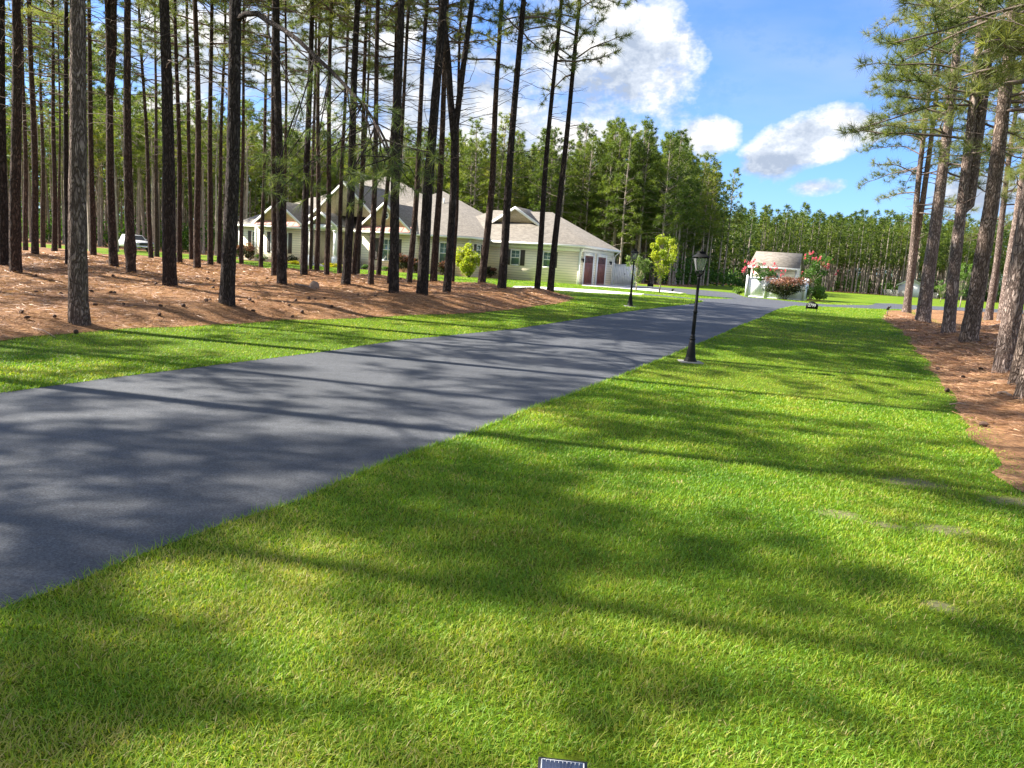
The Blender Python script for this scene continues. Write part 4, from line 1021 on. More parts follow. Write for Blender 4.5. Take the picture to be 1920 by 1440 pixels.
def small_tree(px, py, hpx, wpx, trunkfrac, mat, label, n=2600, size=.07, lumps=12, group=None, tr=.05, nm='young_tree', cat='tree', tb=.5, fl=None, nst=1, dy=0):
    P = G(px, py); P[2] = zg(P[1]); P = P+[0, dy, 0]; sc = P[1]/F; H = hpx*sc; W = wpx*sc; zt = H*trunkfrac
    r = thing(nm, label, cat, P, 0, group); R_ = np.random.default_rng(int(px)); mb = MB(); tips = []
    for s_ in range(nst):
        a = s_*6.28/max(1, nst)+.4; o0 = np.array([.06*math.cos(a), .06*math.sin(a), 0])*(nst > 1)
        top = np.array([.12*math.cos(a)*(nst > 1), .12*math.sin(a)*(nst > 1), zt])
        mb.tube([o0+[0, 0, -.05], (o0+top)/2+[.02, 0, 0], top], [tr, tr*.85, tr*.7], 8)
        for k in range(15 if nst == 1 else 5):
            b_ = R_.uniform(0, 6.28); rr = R_.uniform(.25, .5)*W; zz = R_.uniform(.55, .97)*H; e = np.array([rr*math.cos(b_), rr*math.sin(b_), zz])
            mb.tube([top, (top+e)/2+[0, 0, -.05*H*0], e], [tr*.5, tr*.3, .006], 5); tips.append(e)
    mb.build('trunk', 'smooth_bark', r)
    c = MB()
    R2 = np.random.default_rng(int(px)+1)
    for e in tips+[np.array([0, 0, H*.72])]:
        k = max(60, n//(len(tips)+1)); q = R2.normal(size=(k, 3)); q /= np.linalg.norm(q, axis=1)[:, None]; q *= R2.uniform(.15, 1, (k, 1))**.5*[W*.15, W*.15, H*.085]*R2.uniform(.7, 1.3)
        leaves(c, e*[.9, .9, .97]+q, q, size, np.full(k, tb+R2.uniform(-.2, .2))+R2.normal(0, .1, k))
    for e in tips:
        k = max(20, n//60); t = R2.random((k, 1)); q = np.array([0, 0, zt])+(e-[0, 0, zt])*t+R2.normal(0, .10*W, (k, 3))
        leaves(c, q, q*0, size, np.full(k, tb)+R2.normal(0, .15, k))
    c.build('crown', mat, r)
    if fl:
        b_ = MB()
        for fx, fy in fl:
            e = on_y(fx, fy, P[1]-.1+R2.uniform(-.3, .3))-P
            for _ in range(R2.integers(2, 5)):
                k = R2.integers(14, 40); q = R2.normal(size=(k, 3)); q /= np.linalg.norm(q, axis=1)[:, None]; e2 = e+R2.normal(0, .11, 3)
                leaves(b_, e2+q*[.09, .08, R2.uniform(.08, .17)]*R2.uniform(.1, 1, (k, 1)), q, .045, R2.random(k))
        bo = b_.build('blossoms', 'blossom', r)
        st = MB()
        for fx, fy in fl:
            e = on_y(fx, fy, P[1])-P; st.tube([np.array([0, 0, H*.5]), np.array([e[0]*.6, 0, (H*.5+e[2])*.5]), e], [.012, .008, .005], 4)
        st.build('flowering_stems', 'twig', r)
    return r
small_tree(1236, 549, 104, 58, .30, 'leaf_yellow', 'young yellow-green tree on the grass island between the two lamp posts', n=3000, size=.075, tb=.6)
small_tree(1192, 546, 68, 46, .25, 'leaf_pale', 'pale green airy young tree behind the farther lamp post', n=1600, size=.06)
small_tree(1799, 578, 84, 34, .28, 'leaf_green', 'young green tree beyond the right bed, seen between pine trunks', n=2200, size=.07, tb=.8)
small_tree(1763, 566, 40, 26, .2, 'leaf_green', 'small light green sapling seen between pine trunks on the right', n=900, size=.07, tb=.75)
f6 = lambda l: [(1360+x/5.333, 430+y/5.333) for x, y in l]
small_tree(1426, 558, 62, 46, .45, 'leaf_green', 'pink flowering tree at the left end of the white garden fence', n=1700, size=.055, nst=3, tr=.035, nm='crepe_myrtle', cat='flowering tree', group='pink flowering trees by the garden fence', tb=.45,
           fl=f6([(200, 310), (240, 345), (275, 320), (170, 405), (205, 385), (255, 380), (290, 405), (395, 345), (330, 370), (495, 350), (485, 385), (510, 455), (450, 390), (575, 430)]))
small_tree(1520, 561, 84, 56, .38, 'leaf_green', 'taller pink flowering tree at the right end of the white garden fence', n=3000, size=.065, nst=3, tr=.04, nm='crepe_myrtle', cat='flowering tree', group='pink flowering trees by the garden fence', tb=.5,
           fl=f6([(770, 260), (757, 310), (857, 235), (945, 290), (925, 335), (970, 330), (985, 360), (1010, 355), (995, 375), (1055, 300), (885, 305), (1097, 445), (755, 430), (1025, 375), (960, 280), (685, 405)]))
mulch = MB(); P = G(1550, 565); mulch.tube([(P[0]-1.2, P[1]+.6, .38), (P[0]-1.2, P[1]+.6, .47)], [1.5, .7], 16); tag(mulch.build('mulch_bed', 'straw'), kind='structure')

# ------------------------------------------------------------------ the house
def frame_rot(a): return np.array(Matrix.Rotation(a, 3, 'Z'))
house = thing('cream_house', 'long cream house with tan shingle roofs, gables and a garage wing', 'house', HG, yaw)
w = MB(); w.bx(-30.5, -7.8, -3, 9.5, -.3, 2.96); w.bx(-8.2, 0, 0, 8.3, -.3, 2.86); w.bx(-27.9, -22.5, -3.8, -2.5, -.3, 3.2); w.bx(-17.1, -12.2, -3.8, -2.5, -.3, 3.2)
w.build('wall', 'siding', house)
def hip(mb, u0, u1, v0, v1, z, s):
    h = min((v1-v0), (u1-u0))/2; zr = z+s*h
    V = [(u0, v0, z), (u1, v0, z), (u1, v1, z), (u0, v1, z), (u0+h, (v0+v1)/2, zr), (u1-h, (v0+v1)/2, zr)]
    mb.add(V, [[0, 1, 5, 4], [2, 3, 4, 5]], [[1, 2, 5], [3, 0, 4]])
for nm_, a in (('garage', (-14, .45, -.45, 8.75, 2.93, .57)), ('main', (-20.5, -7.35, -3.45, 9.9, 3.02, .592)), ('main', (-30.4, -11.8, -3.46, 13.74, 3.0, .605)), ('left', (-30.95, -18, -3.47, 6.1, 3.01, .60))):
    mb = MB(); hip(mb, *a); mb.build('roof', 'roof', house)
e = MB()
e.bx(-30.95, -7.36, -3.50, -3.0, 2.84, 3.0); e.bx(-31.0, -30.5, -3.45, 6.1, 2.84, 3.0); e.bx(-7.8, -7.31, -3.45, .0, 2.84, 3.0)
e.bx(-7.8, .45, -.50, 0.0, 2.75, 2.92); e.bx(0, .5, -.45, 8.75, 2.75, 2.92)
e.build('eave', 'trim', house)
def gable(uc, half, v0, v1, zb, s, louver=False, round_=False):
    ap = zb+s*half; t = .09; L = math.hypot(half, s*half)
    g = MB()
    for sg in (-1, 1):
        a0 = (uc, ap+.02); a1 = (uc+sg*(half+.15), zb-.15*s+.02)
        V = [(a0[0], v0, a0[1]), (a1[0], v0, a1[1]), (a1[0], v1, a1[1]), (a0[0], v1, a0[1])]
        V += [(x, y, z-t) for x, y, z in V]
        g.add(V, [[0, 1, 2, 3], [4, 7, 6, 5], [0, 4, 5, 1], [1, 5, 6, 2], [2, 6, 7, 3]])
    rf = g.build('gable_roof', 'roof', house)
    g = MB()
    for sg in (-1, 1):
        a0 = np.array([uc, ap+.03]); a1 = np.array([uc+sg*(half+.17), zb-.17*s+.03]); hgt = .24
        V = [(a0[0], v0-.05, a0[1]), (a1[0], v0-.05, a1[1]), (a1[0], v0-.05, a1[1]-hgt), (a0[0], v0-.05, a0[1]-hgt)]
        V += [(x, v0-.003, z) for x, y, z in V]
        g.add(V, [[0, 3, 2, 1], [4, 5, 6, 7], [0, 1, 5, 4], [3, 7, 6, 2], [1, 2, 6, 5]])
    g.build('rake_board', 'trim', house)
    g = MB(); vf = v0+.28
    V = [(uc-half+.05, vf, zb), (uc+half-.05, vf, zb), (uc, vf, ap-.06)]; V += [(x, vf+.2, z) for x, y, z in V]
    g.add(V, [[0, 1, 4, 3]], [[0, 2, 1], [3, 4, 5]]); g.build('gable_wall', 'shake', house)
gable(-25.2, 2.5, -4.25, 3, 3.27, .70); gable(-14.7, 2.35, -4.25, 3, 3.3, .83); gable(-19.0, 3.2, -3.75, 5, 4.1, .84); gable(-19.9, 1.35, -5.2, -1, 3.3, .68); gable(-6.45, 2.0, 1.95, 5, 4.53, .60)
for uc in (-25.2, -14.7):
    g = MB(); V = [(uc-2.45, -4.42, 3.06), (uc+2.45, -4.42, 3.06), (uc+2.3, -3.9, 3.46), (uc-2.3, -3.9, 3.46)]; g.add(V, [[0, 1, 2, 3]])
    g.add([(uc-2.45, -4.42, 3.0), (uc+2.45, -4.42, 3.0), (uc+2.45, -4.42, 3.06), (uc-2.45, -4.42, 3.06)], [[0, 1, 2, 3]])
    for k in range(9): g.tube([(uc-2.3+k*.575, -4.42, 3.08), (uc-2.2+k*.55, -3.92, 3.47)], .014, 4)
    g.build('copper_pent_roof', 'copper', house)
    g = MB(); g.bx(uc-2.55, uc+2.55, -4.45, -3.8, 2.84, 2.995); g.build('eave', 'trim', house)
rw = MB(); th = np.linspace(0, 2*np.pi, 24, endpoint=False)
ring = [(-14.7+r_*math.cos(t), v_, 4.22+r_*math.sin(t)) for (r_, v_) in ((.30, -4.03), (.21, -4.03), (.21, -3.975), (.30, -3.975)) for t in th]
rw.add(ring, [[i*24+j, i*24+(j+1) % 24, ((i+1) % 4)*24+(j+1) % 24, ((i+1) % 4)*24+j] for i in range(4) for j in range(24)])
rw.bx(-14.91, -14.49, -4.022, -3.99, 4.205, 4.235); rw.bx(-14.715, -14.685, -4.02, -3.992, 4.01, 4.43)
ro = rw.build('round_window', 'trim', house); g = MB(); g.poly([(-14.7+.21*math.cos(t), -3.985, 4.22+.21*math.sin(t)) for t in th[::-1]]); g.build('pane', 'darkglass', ro)
def window(u0, u1, z0, z1, v, shL=True, shR=True, mull=1, side=False):
    T_ = (lambda x, y, z: (x, y, z)) if not side else (lambda x, y, z: (v-(y-v), x, z))   # side: face looks along +u
    def bx(mb, a, b_, c, d, e_, f_):
        p = T_(a, c, e_); q = T_(b_, d, f_); mb.bx(min(p[0], q[0]), max(p[0], q[0]), min(p[1], q[1]), max(p[1], q[1]), min(p[2], q[2]), max(p[2], q[2]))
    g = MB(); f = .075
    bx(g, u0-f, u0, v-.05, v-.002, z0-f, z1+f); bx(g, u1, u1+f, v-.05, v-.002, z0-f, z1+f)
    bx(g, u0, u1, v-.05, v-.002, z1, z1+f*1.3); bx(g, u0-.02, u1+.02, v-.065, v-.002, z0-f*1.2, z0)
    zc = (z0+z1)/2; bx(g, u0, u1, v-.035, v-.004, zc-.03, zc+.03)
    for m_ in range(1, mull): uu = u0+(u1-u0)*m_/mull; bx(g, uu-.035, uu+.035, v-.04, v-.004, z0, z1)
    for m_ in range(mull):
        uu = u0+(u1-u0)*(m_+.5)/mull; bx(g, uu-.01, uu+.01, v-.025, v-.004, zc+.03, z1); bx(g, u0+.001, u1-.001, v-.024, v-.004, (zc+z1)/2-.01, (zc+z1)/2+.01) if m_ == 0 else None
    fo = g.build('window', 'trim', house); p = MB(); bx(p, u0, u1, v-.012, v-.003, z0, z1); p.build('pane', 'glass', fo)
    for on, s_ in ((shL, -1), (shR, 1)):
        if not on: continue
        a = (u0-f-.03-.36) if s_ < 0 else (u1+f+.03); s = MB(); bx(s, a, a+.36, v-.03, v-.003, z0-.05, z1+.08)
        for k in range(14): zz = z0+.04+(z1-z0-.05)*k/14; bx(s, a+.05, a+.31, v-.042, v-.031, zz, zz+.035)
        bx(s, a, a+.045, v-.045, v-.031, z0-.05, z1+.08); bx(s, a+.315, a+.36, v-.045, v-.031, z0-.05, z1+.08)
        s.build('shutter', 'shutter', house)
window(-29.0, -28.25, .9, 2.42, -3, True, False); window(-26.15, -24.45, .85, 2.42, -3.8, mull=2); window(-15.25, -13.75, .85, 2.42, -3.8, mull=2); window(-10.3, -9.6, .9, 2.42, -3)
window(-5.62, -4.95, 1.18, 2.24, 0); window(-2.9, -2.25, 1.18, 2.24, 0)
window(-1.75, -1.2, 1.75, 2.42, -7.8, side=True)
# corner boards, downspouts
for (u_, v_) in ((-30.5, -3), (-7.8, -3), (0, 0), (0, 8.3), (-27.9, -3.8), (-22.5, -3.8), (-17.1, -3.8), (-12.2, -3.8)):
    g = MB(); g.bx(u_-.075, u_+.075, v_-.02 if v_ != 8.3 else v_-.075, v_+.075 if v_ != 8.3 else v_+.02, -.2, 2.82); g.build('corner_board', 'trim', house)
g = MB(); g.bx(-7.8, 0, -.03, -.002, 2.45, 2.76); g.bx(0.002, .03, -.002, 8.2, 2.45, 2.74); g.build('frieze_board', 'trim', house)
for (u_, v_) in ((.1, -.12), (.12, 8.4)):
    g = MB(); g.tube([(u_+.3, v_-.25 if v_ < 1 else v_+.2, 2.75), (u_+.1, v_, 2.5), (u_, v_, 2.3), (u_, v_, .15)], .045, 6); g.build('downspout', 'trim', house)
for k, (va, vb) in enumerate(((1.0, 2.95), (4.15, 6.15))):
    g = MB(); g.bx(.004, .05, va, vb, -.05, 2.2)
    for j in range(7): y_ = va+(vb-va)*j/6; g.bx(.05, .075, max(va, y_-.05), min(vb, y_+.05), 0, 2.2)
    g.bx(.05, .073, va, vb, 1.55, 1.65); g.bx(.05, .0745, va, vb, -.05, .15)
    d_ = g.build('garage_door', 'door_red', house); p = MB()
    for j in range(6): y_ = va+(vb-va)*j/6; p.bx(.052, .06, y_+.06, y_+(vb-va)/6-.06, 1.67, 2.1)
    p.build('pane', 'darkglass', d_)
    g = MB(); g.bx(.003, .09, va-.28, va-.002, -.1, 2.45); g.bx(.003, .09, vb+.002, vb+.28, -.1, 2.45); g.bx(.003, .088, va, vb, 2.202, 2.45); g.build('door_trim', 'trim', house)
for v_ in (.4, 7.4):
    g = MB(); g.bx(.03, .06, v_-.05, v_+.05, 1.8, 2.0); g.tube([(.05, v_, 1.95), (.14, v_, 2.02), (.16, v_, 1.97)], .012, 5); g.lathe([(.03, 1.66), (.06, 1.72), (.085, 1.9), (.02, 1.97)], 6, (.16, v_, 0)); g.build('wall_lantern', 'black', house)
g = MB(); g.bx(-21.7, -17.9, -3.06, -3.003, 0, 2.7); g.build('porch_wall', 'porch', house)
g = MB(); g.bx(-20.3, -19.4, -3.12, -3.065, 0, 2.25); g.build('front_door', 'door_red', house)
for u_ in (-21.1, -18.7):
    g = MB(); g.bx(u_-.13, u_+.13, -5.05, -4.79, .3, 2.9); g.bx(u_-.2, u_+.2, -5.12, -4.72, 0, .8); g.bx(u_-.17, u_+.17, -5.09, -4.75, 2.75, 2.9); g.build('porch_column', 'trim', house)
g = MB(); g.bx(-21.35, -18.45, -5.1, -4.8, 2.9, 3.28); g.bx(-21.35, -21.1, -4.8, -3.5, 2.9, 3.27); g.bx(-18.7, -18.45, -4.8, -3.5, 2.9, 3.27); g.build('porch_beam', 'trim', house)
g = MB(); g.bx(-18.1, -17.15, -3.25, -3.065, -.1, 2.8); g.build('stone_pier', 'stone', house)
g = MB(); g.bx(-21.9, -17.9, -5.3, -3.25, -.2, .14); g.build('porch_floor', 'slab', house)
g = MB(); g.tube([(-12.6, 1.2, 5.5), (-12.6, 1.2, 6.15)], .06, 8); g.build('roof_vent', 'trim', house)
# mulch along the house front
pts = [(-31.5, -3.05), (-31.5, -4.6), (-28, -5.2), (-22, -5.4), (-21.8, -4.2), (-18, -4.2), (-17.8, -5.2), (-12, -5.3), (-7, -4.2), (-6.3, -.9), (-6.4, .2), (-8, .2), (-8, -3.05)]
sheet('mulch_strip', [[tuple((HG+hu*a+hv*b_)[:2]) for a, b_ in pts]], .006, 'straw')
# white vinyl panel beside the garage
r = thing('vinyl_fence', 'white vinyl gate panel attached at the far corner of the garage', 'fence', HG+hu*.16+hv*8.6, yaw)
g = MB(); g.bx(0, 1.75, -.02, .02, .08, 1.72)
for k in range(12): g.bx(k*.146+.01, k*.146+.13, -.032, -.021, .1, 1.7)
g.build('panel', 'vinyl', r); g = MB(); g.bx(-.04, 1.79, -.045, .045, 1.72, 1.8); g.bx(-.04, 1.79, -.045, .045, .02, .079); g.build('rail', 'vinyl', r)
for x in (-.10, .82, 1.85):
    g = MB(); g.bx(x-.06, x+.06, -.06, .06, 0, 1.88) if x != .82 else g.bx(x-.03, x+.03, -.055, -.046, .1, 1.7); g.build('post', 'vinyl', r)
g = MB(); g.bx(.9, .96, -.07, -.046, .95, 1.05); g.build('latch', 'black', r)

# ------------------------------------------------------------------ garden shed and its white fence
A = G(1398, 556); B = on_plane(1506, 563, A, hv); zf = float(zg(A[1]))
r = thing('garden_fence', 'white privacy fence around the small shed, behind the pink flowering trees', 'fence', (A[0], A[1], zf), yaw); W = float((B-A)@hu)
g = MB(); x = 0; n = 3
for i in range(n):
    a = i*W/n+.08; b_ = (i+1)*W/n-.08; g.bx(a, b_, -.02, .02, .06, 1.36)
g.bx(W-.02, W+.02, .1, 2.6, .06, 1.36); g.bx(-.02, .02, .1, 3.2, .06, 1.36); g.build('panel', 'vinyl', r)
g = MB(); g.bx(0, W, -.045, .045, 1.361, 1.46); g.bx(0, W, -.045, .045, 0, .059); g.bx(W-.045, W+.045, .06, 2.6, 1.361, 1.459); g.bx(-.045, .045, .06, 3.2, 1.361, 1.459); g.build('rail', 'vinyl', r)
for x, yy in [(i*W/n, 0) for i in range(n+1)]+[(W, 2.65), (0, 3.25)]:
    g = MB(); g.bx(x-.075, x+.075, yy-.075, yy+.075, 0, 1.52); g.tube([(x, yy, 1.52), (x, yy, 1.6)], [.1, .02], 4); g.build('post', 'vinyl', r)
O_ = A+hv*3.6; L0 = on_plane(1408, 500, O_, hv); L1 = on_plane(1497, 503, O_, hv); zs = float(zg(60)); Wd = float((L1-L0)@hu); ze = on_plane(1454, 501, O_, hv)[2]-zs
zr = on_plane(1458, 473, O_+hv*2.1, hv)[2]-zs
r = thing('garden_shed', 'small cream shed with tan shingle roof behind the white fence', 'shed', (L0[0], L0[1], zs), yaw)
g = MB(); g.bx(.1, Wd-.1, 0, 4.2, 0, ze); g.add([(.1, 0, ze), (.1, 4.2, ze), (.1, 2.1, zr-.1), (Wd-.1, 0, ze), (Wd-.1, 4.2, ze), (Wd-.1, 2.1, zr-.1)], None, [[0, 2, 1], [3, 4, 5]]); g.build('wall', 'siding', r)
g = MB(); V = [(-.15, -.35, ze-.02), (Wd+.15, -.35, ze-.02), (Wd+.0, 2.1, zr), (-.0, 2.1, zr), (Wd+.15, 4.55, ze-.02), (-.15, 4.55, ze-.02)]; V += [(a, b_, c-.09) for a, b_, c in V]
g.add(V, [[0, 1, 2, 3], [3, 2, 4, 5], [6, 9, 8, 7], [9, 11, 10, 8], [0, 6, 7, 1], [1, 7, 8, 2], [2, 8, 10, 4], [0, 3, 9, 6], [3, 5, 11, 9]]); g.build('roof', 'roof', r)
g = MB(); g.bx(-.17, Wd+.17, -.42, -.351, ze-.14, ze-.01); g.bx(.05, .18, -.02, .0, 0, ze-.12); g.bx(Wd-.18, Wd-.05, -.02, .0, 0, ze-.12); g.build('eave', 'trim', r)
g = MB(); th = np.linspace(0, np.pi, 13); o_ = Wd*.48
g.poly([(o_-.55, -.012, 1.45), (o_+.55, -.012, 1.45)]+[(o_+.55*math.cos(t), -.012, 1.6+.35*math.sin(t)) for t in th]); wo = g.build('window', 'trim', r)
g = MB(); g.poly([(o_-.46, -.018, 1.5), (o_+.46, -.018, 1.5)]+[(o_+.46*math.cos(t), -.018, 1.6+.27*math.sin(t)) for t in th]); g.build('pane', 'glass', wo)

# distant white barn + chain fence
P = G(1705, 556.5); r = thing('white_barn', 'small white gabled barn far beyond the right lawn', 'barn', P, rad(-27)); wd_, he, ha = 4.4, 2.35, 3.7
g = MB(); g.bx(-wd_/2, wd_/2, 0, 5, -.2, he); g.add([(-wd_/2, 0, he), (wd_/2, 0, he), (0, 0, ha-.08), (-wd_/2, 5, he), (wd_/2, 5, he), (0, 5, ha-.08)], None, [[0, 1, 2], [3, 5, 4]]); g.build('wall', 'trim', r)
g = MB()
for s_ in (-1, 1):
    V = [(0, -.3, ha), (s_*(wd_/2+.35), -.3, he-.2), (s_*(wd_/2+.35), 5.3, he-.2), (0, 5.3, ha)]; V += [(a, b_, c-.12) for a, b_, c in V]; g.add(V, [[0, 1, 2, 3], [4, 7, 6, 5], [0, 4, 5, 1], [1, 5, 6, 2]])
g.build('roof', 'roof', r)
g = MB(); V = []
for s_ in (-1, 1):
    V = [(0, -.32, ha+.03), (s_*(wd_/2+.36), -.32, he-.17), (s_*(wd_/2+.36), -.32, he-.42), (0, -.32, ha-.22)]; g.add(V+[(a, -.303, c) for a, b_, c in V], [[0, 1, 2, 3], [4, 7, 6, 5], [3, 2, 6, 7]])
g.build('rake_board', 'trim', r)
g = MB(); g.bx(-.45, .45, -.04, -.003, 0, 2.0); g.build('door', 'trim', r)
def chain(px0, py0, px1, py1, label):
    A = G(px0, py0); B = G(px1, py1); L = np.linalg.norm(B-A); r = thing('chain_link_fence', label, 'fence', A, math.atan2(B[1]-A[1], B[0]-A[0])); H = 1.1
    n = max(2, int(L/2.4))
    for i in range(n+1): g = MB(); g.tube([(i*L/n, 0, 0), (i*L/n, 0, H+.05)], .035, 6); g.build('post', 'steel', r)
    g = MB(); g.tube([(0, 0, H), (L, 0, H)], .025, 5)
    for k in range(int(L/.14)): g.tube([(k*.14, 0, .03), (min(L, k*.14+.35), 0, H)], .009, 3, cap=False); g.tube([(k*.14, .01, H), (min(L, k*.14+.35), .01, .03)], .009, 3, cap=False)
    g.build('wire_mesh', 'chain', r)
chain(1656, 553.5, 1684, 556, 'low chain link fence left of the small white barn')
chain(1728, 558, 1757, 560.5, 'low chain link fence right of the small white barn')

# ------------------------------------------------------------------ pickup truck far in the left wood
P = G(249, 470); r = thing('pickup_truck', 'white pickup truck parked among the trees behind the burl pine', 'pickup truck', P, math.atan2(-.60, .80)); r.scale = (.86, .86, .84)
# local x forward
g = MB(); Wt = 1.0
prof = [(-2.75, .55), (-2.75, 1.12), (-.95, 1.12), (-.95, 1.18), (-.75, 1.78), (.55, 1.80), (1.15, 1.2), (2.45, 1.10), (2.7, .95), (2.75, .5), (2.3, .42), (-2.3, .45)]
n = len(prof); V = [(x, s_*(Wt if z < 1.3 else Wt*.80), z) for s_ in (-1, 1) for x, z in prof]
g.add(V, [[i, (i+1) % n, (i+1) % n+n, i+n] for i in range(n)]); g.P.append(list(range(n-1, -1, -1))); g.P.append(list(range(n, 2*n))); g.build('body', 'whitepaint', r)
g = MB()
for s_ in (-1, 1):
    g.poly([(x, s_*(Wt*.93), z) if z < 1.4 else (x, s_*(Wt*.84), z) for x, z in ((-.72, 1.24), (.95, 1.24), (.5, 1.70), (-.62, 1.70))])
g.poly([(1.16, -.86, 1.24), (1.16, .86, 1.24), (.64, .74, 1.74), (.64, -.74, 1.74)]); g.build('windows', 'darkglass', r)
g = MB(); g.bx(2.71, 2.79, -.62, .62, .68, .98); g.build('grille', 'blackplastic', r); g = MB(); g.bx(2.7, 2.86, -.95, .95, .42, .60); g.build('bumper', 'chrome', r)
for s_ in (-1, 1):
    g = MB(); g.bx(2.70, 2.78, s_*.80-.13, s_*.80+.13, .76, .98); g.build('headlight', 'chrome', r)
    g = MB(); g.bx(.95, 1.1, s_*1.0, s_*1.22, 1.2, 1.38); g.build('mirror', 'blackplastic', r)
    for x in (-1.75, 1.75):
        g = MB(); g.tube([(x, s_*.78, .38), (x, s_*1.02, .38)], .40, 20); t = g.build('tyre', 'rubber', r); g = MB(); g.tube([(x, s_*1.0, .38), (x, s_*1.035, .38)], .23, 12); g.build('rim', 'chrome', t)

# understory bushes in the woods (nobody could count them)
mb = MB(); R_ = np.random.default_rng(5)
for i in range(1100):
    t = R_.random()
    if i >= 900: x, y = 20+112*t, 139+31*t+R_.uniform(30, 60)
    elif i >= 760: x, y = 26+100*t, 139+31*t+R_.uniform(14, 40)
    elif i >= 620: x, y = -36+70*t, 118-18*t+R_.uniform(10, 30)
    elif i < 200: x, y = R_.uniform(-85, -26), R_.uniform(108, 136)
    elif i < 230: x, y = R_.uniform(-78, -28), R_.uniform(90, 100)
    elif i < 380: x, y = -34+50*t, 105-15*t+R_.uniform(8, 38)
    elif i < 400: x, y = 17+12*t, 90+30*t+R_.uniform(0, 4)
    elif i < 430: x, y = 30+88*t, 140+31*t+R_.uniform(3, 10)
    else: x, y = 26+100*t, 139+31*t+R_.uniform(14, 46)
    h = R_.uniform(.8, 3.4) if i % 3 else R_.uniform(2.5, 5); k = int(150*h/2); d = R_.normal(size=(k, 3)); d /= np.linalg.norm(d, axis=1)[:, None]
    P = np.array([x, y, zg(y)+h*.48])+d*R_.uniform(.3, 1, (k, 1))*[h*.62, h*.5, h*.55]
    leaves(mb, P, d, .20, R_.normal(R_.uniform(.1, .6), .12, k))
tag(mb.build('undergrowth', 'leaf_green'), 'green undergrowth between the trunks of the far woods', 'undergrowth', kind='stuff')

# ------------------------------------------------------------------ camera, sun, sky
cam = bpy.data.cameras.new('camera'); co = bpy.data.objects.new('camera', cam); C.objects.link(co); S.camera = co
cam.sensor_fit = 'HORIZONTAL'; cam.sensor_width = 36; cam.lens = F/1920*36; cam.clip_end = 4000; cam.clip_start = .05
Mx = Matrix([[cR[0], cU[0], -cf[0], CAM[0]], [cR[1], cU[1], -cf[1], CAM[1]], [cR[2], cU[2], -cf[2], CAM[2]], [0, 0, 0, 1]]); co.matrix_world = Mx
sun = bpy.data.lights.new('sun', 'SUN'); sun.energy = 5.0; sun.angle = rad(.53); sun.color = (1.0, .94, .84)
so = bpy.data.objects.new('sun', sun); C.objects.link(so)
sd = Vector((math.sin(SUN_AZ)*math.cos(SUN_EL), math.cos(SUN_AZ)*math.cos(SUN_EL), math.sin(SUN_EL)))
so.rotation_mode = 'QUATERNION'; so.rotation_quaternion = sd.to_track_quat('Z', 'Y'); so.location = sd*50
W_ = bpy.data.worlds.new('World'); S.world = W_; W_.use_nodes = True; nt = W_.node_tree
bg = nt.nodes['Background']; bg.inputs['Strength'].default_value = .10
sky = N(nt, 'ShaderNodeTexSky', sky_type='NISHITA', sun_disc=False, sun_elevation=SUN_EL, sun_rotation=SUN_AZ, air_density=1.0, dust_density=.5, ozone_density=1.6)
tc = nt.nodes.new('ShaderNodeTexCoord'); DIR = tc.outputs['Generated']
def vm(op, a, b_=None, sc=None):
    n = N(nt, 'ShaderNodeVectorMath', operation=op)
    for i, v in enumerate((a, b_)):
        if v is None: continue
        if isinstance(v, (tuple, list, np.ndarray)): n.inputs[i].default_value = tuple(v)
        else: nt.links.new(v, n.inputs[i])
    if sc is not None: n.inputs['Scale'].default_value = sc
    return n
# clouds: ellipses on the sky sphere (photo px centre, half width, half height, rotation deg, weight), broken up by noise
CL = [(1505, 270, 90, 42, 20, 1.1), (1570, 245, 62, 42, 0, 1.1), (1440, 300, 46, 28, 0, 1.0), (1316, 262, 50, 38, 0, 1.1), (1290, 285, 30, 25, 0, .7), (1530, 352, 42, 16, 0, .75),
      (1190, 120, 105, 110, -35, 1.0), (1090, 160, 150, 170, 0, .95), (1250, 190, 55, 60, 0, .7), (930, 240, 170, 140, 0, 1.0), (760, 230, 110, 160, 0, .9), (560, 120, 150, 140, 0, 1.0), (620, 300, 200, 90, 0, .95), (330, 130, 110, 130, 0, .95), (150, 150, 90, 90, 0, .6),
      (1860, 370, 120, 48, 0, 1.0), (1950, 250, 60, 90, 0, .7), (1750, 372, 50, 20, 0, .6), (1272, 85, 10, 16, 0, .6)]
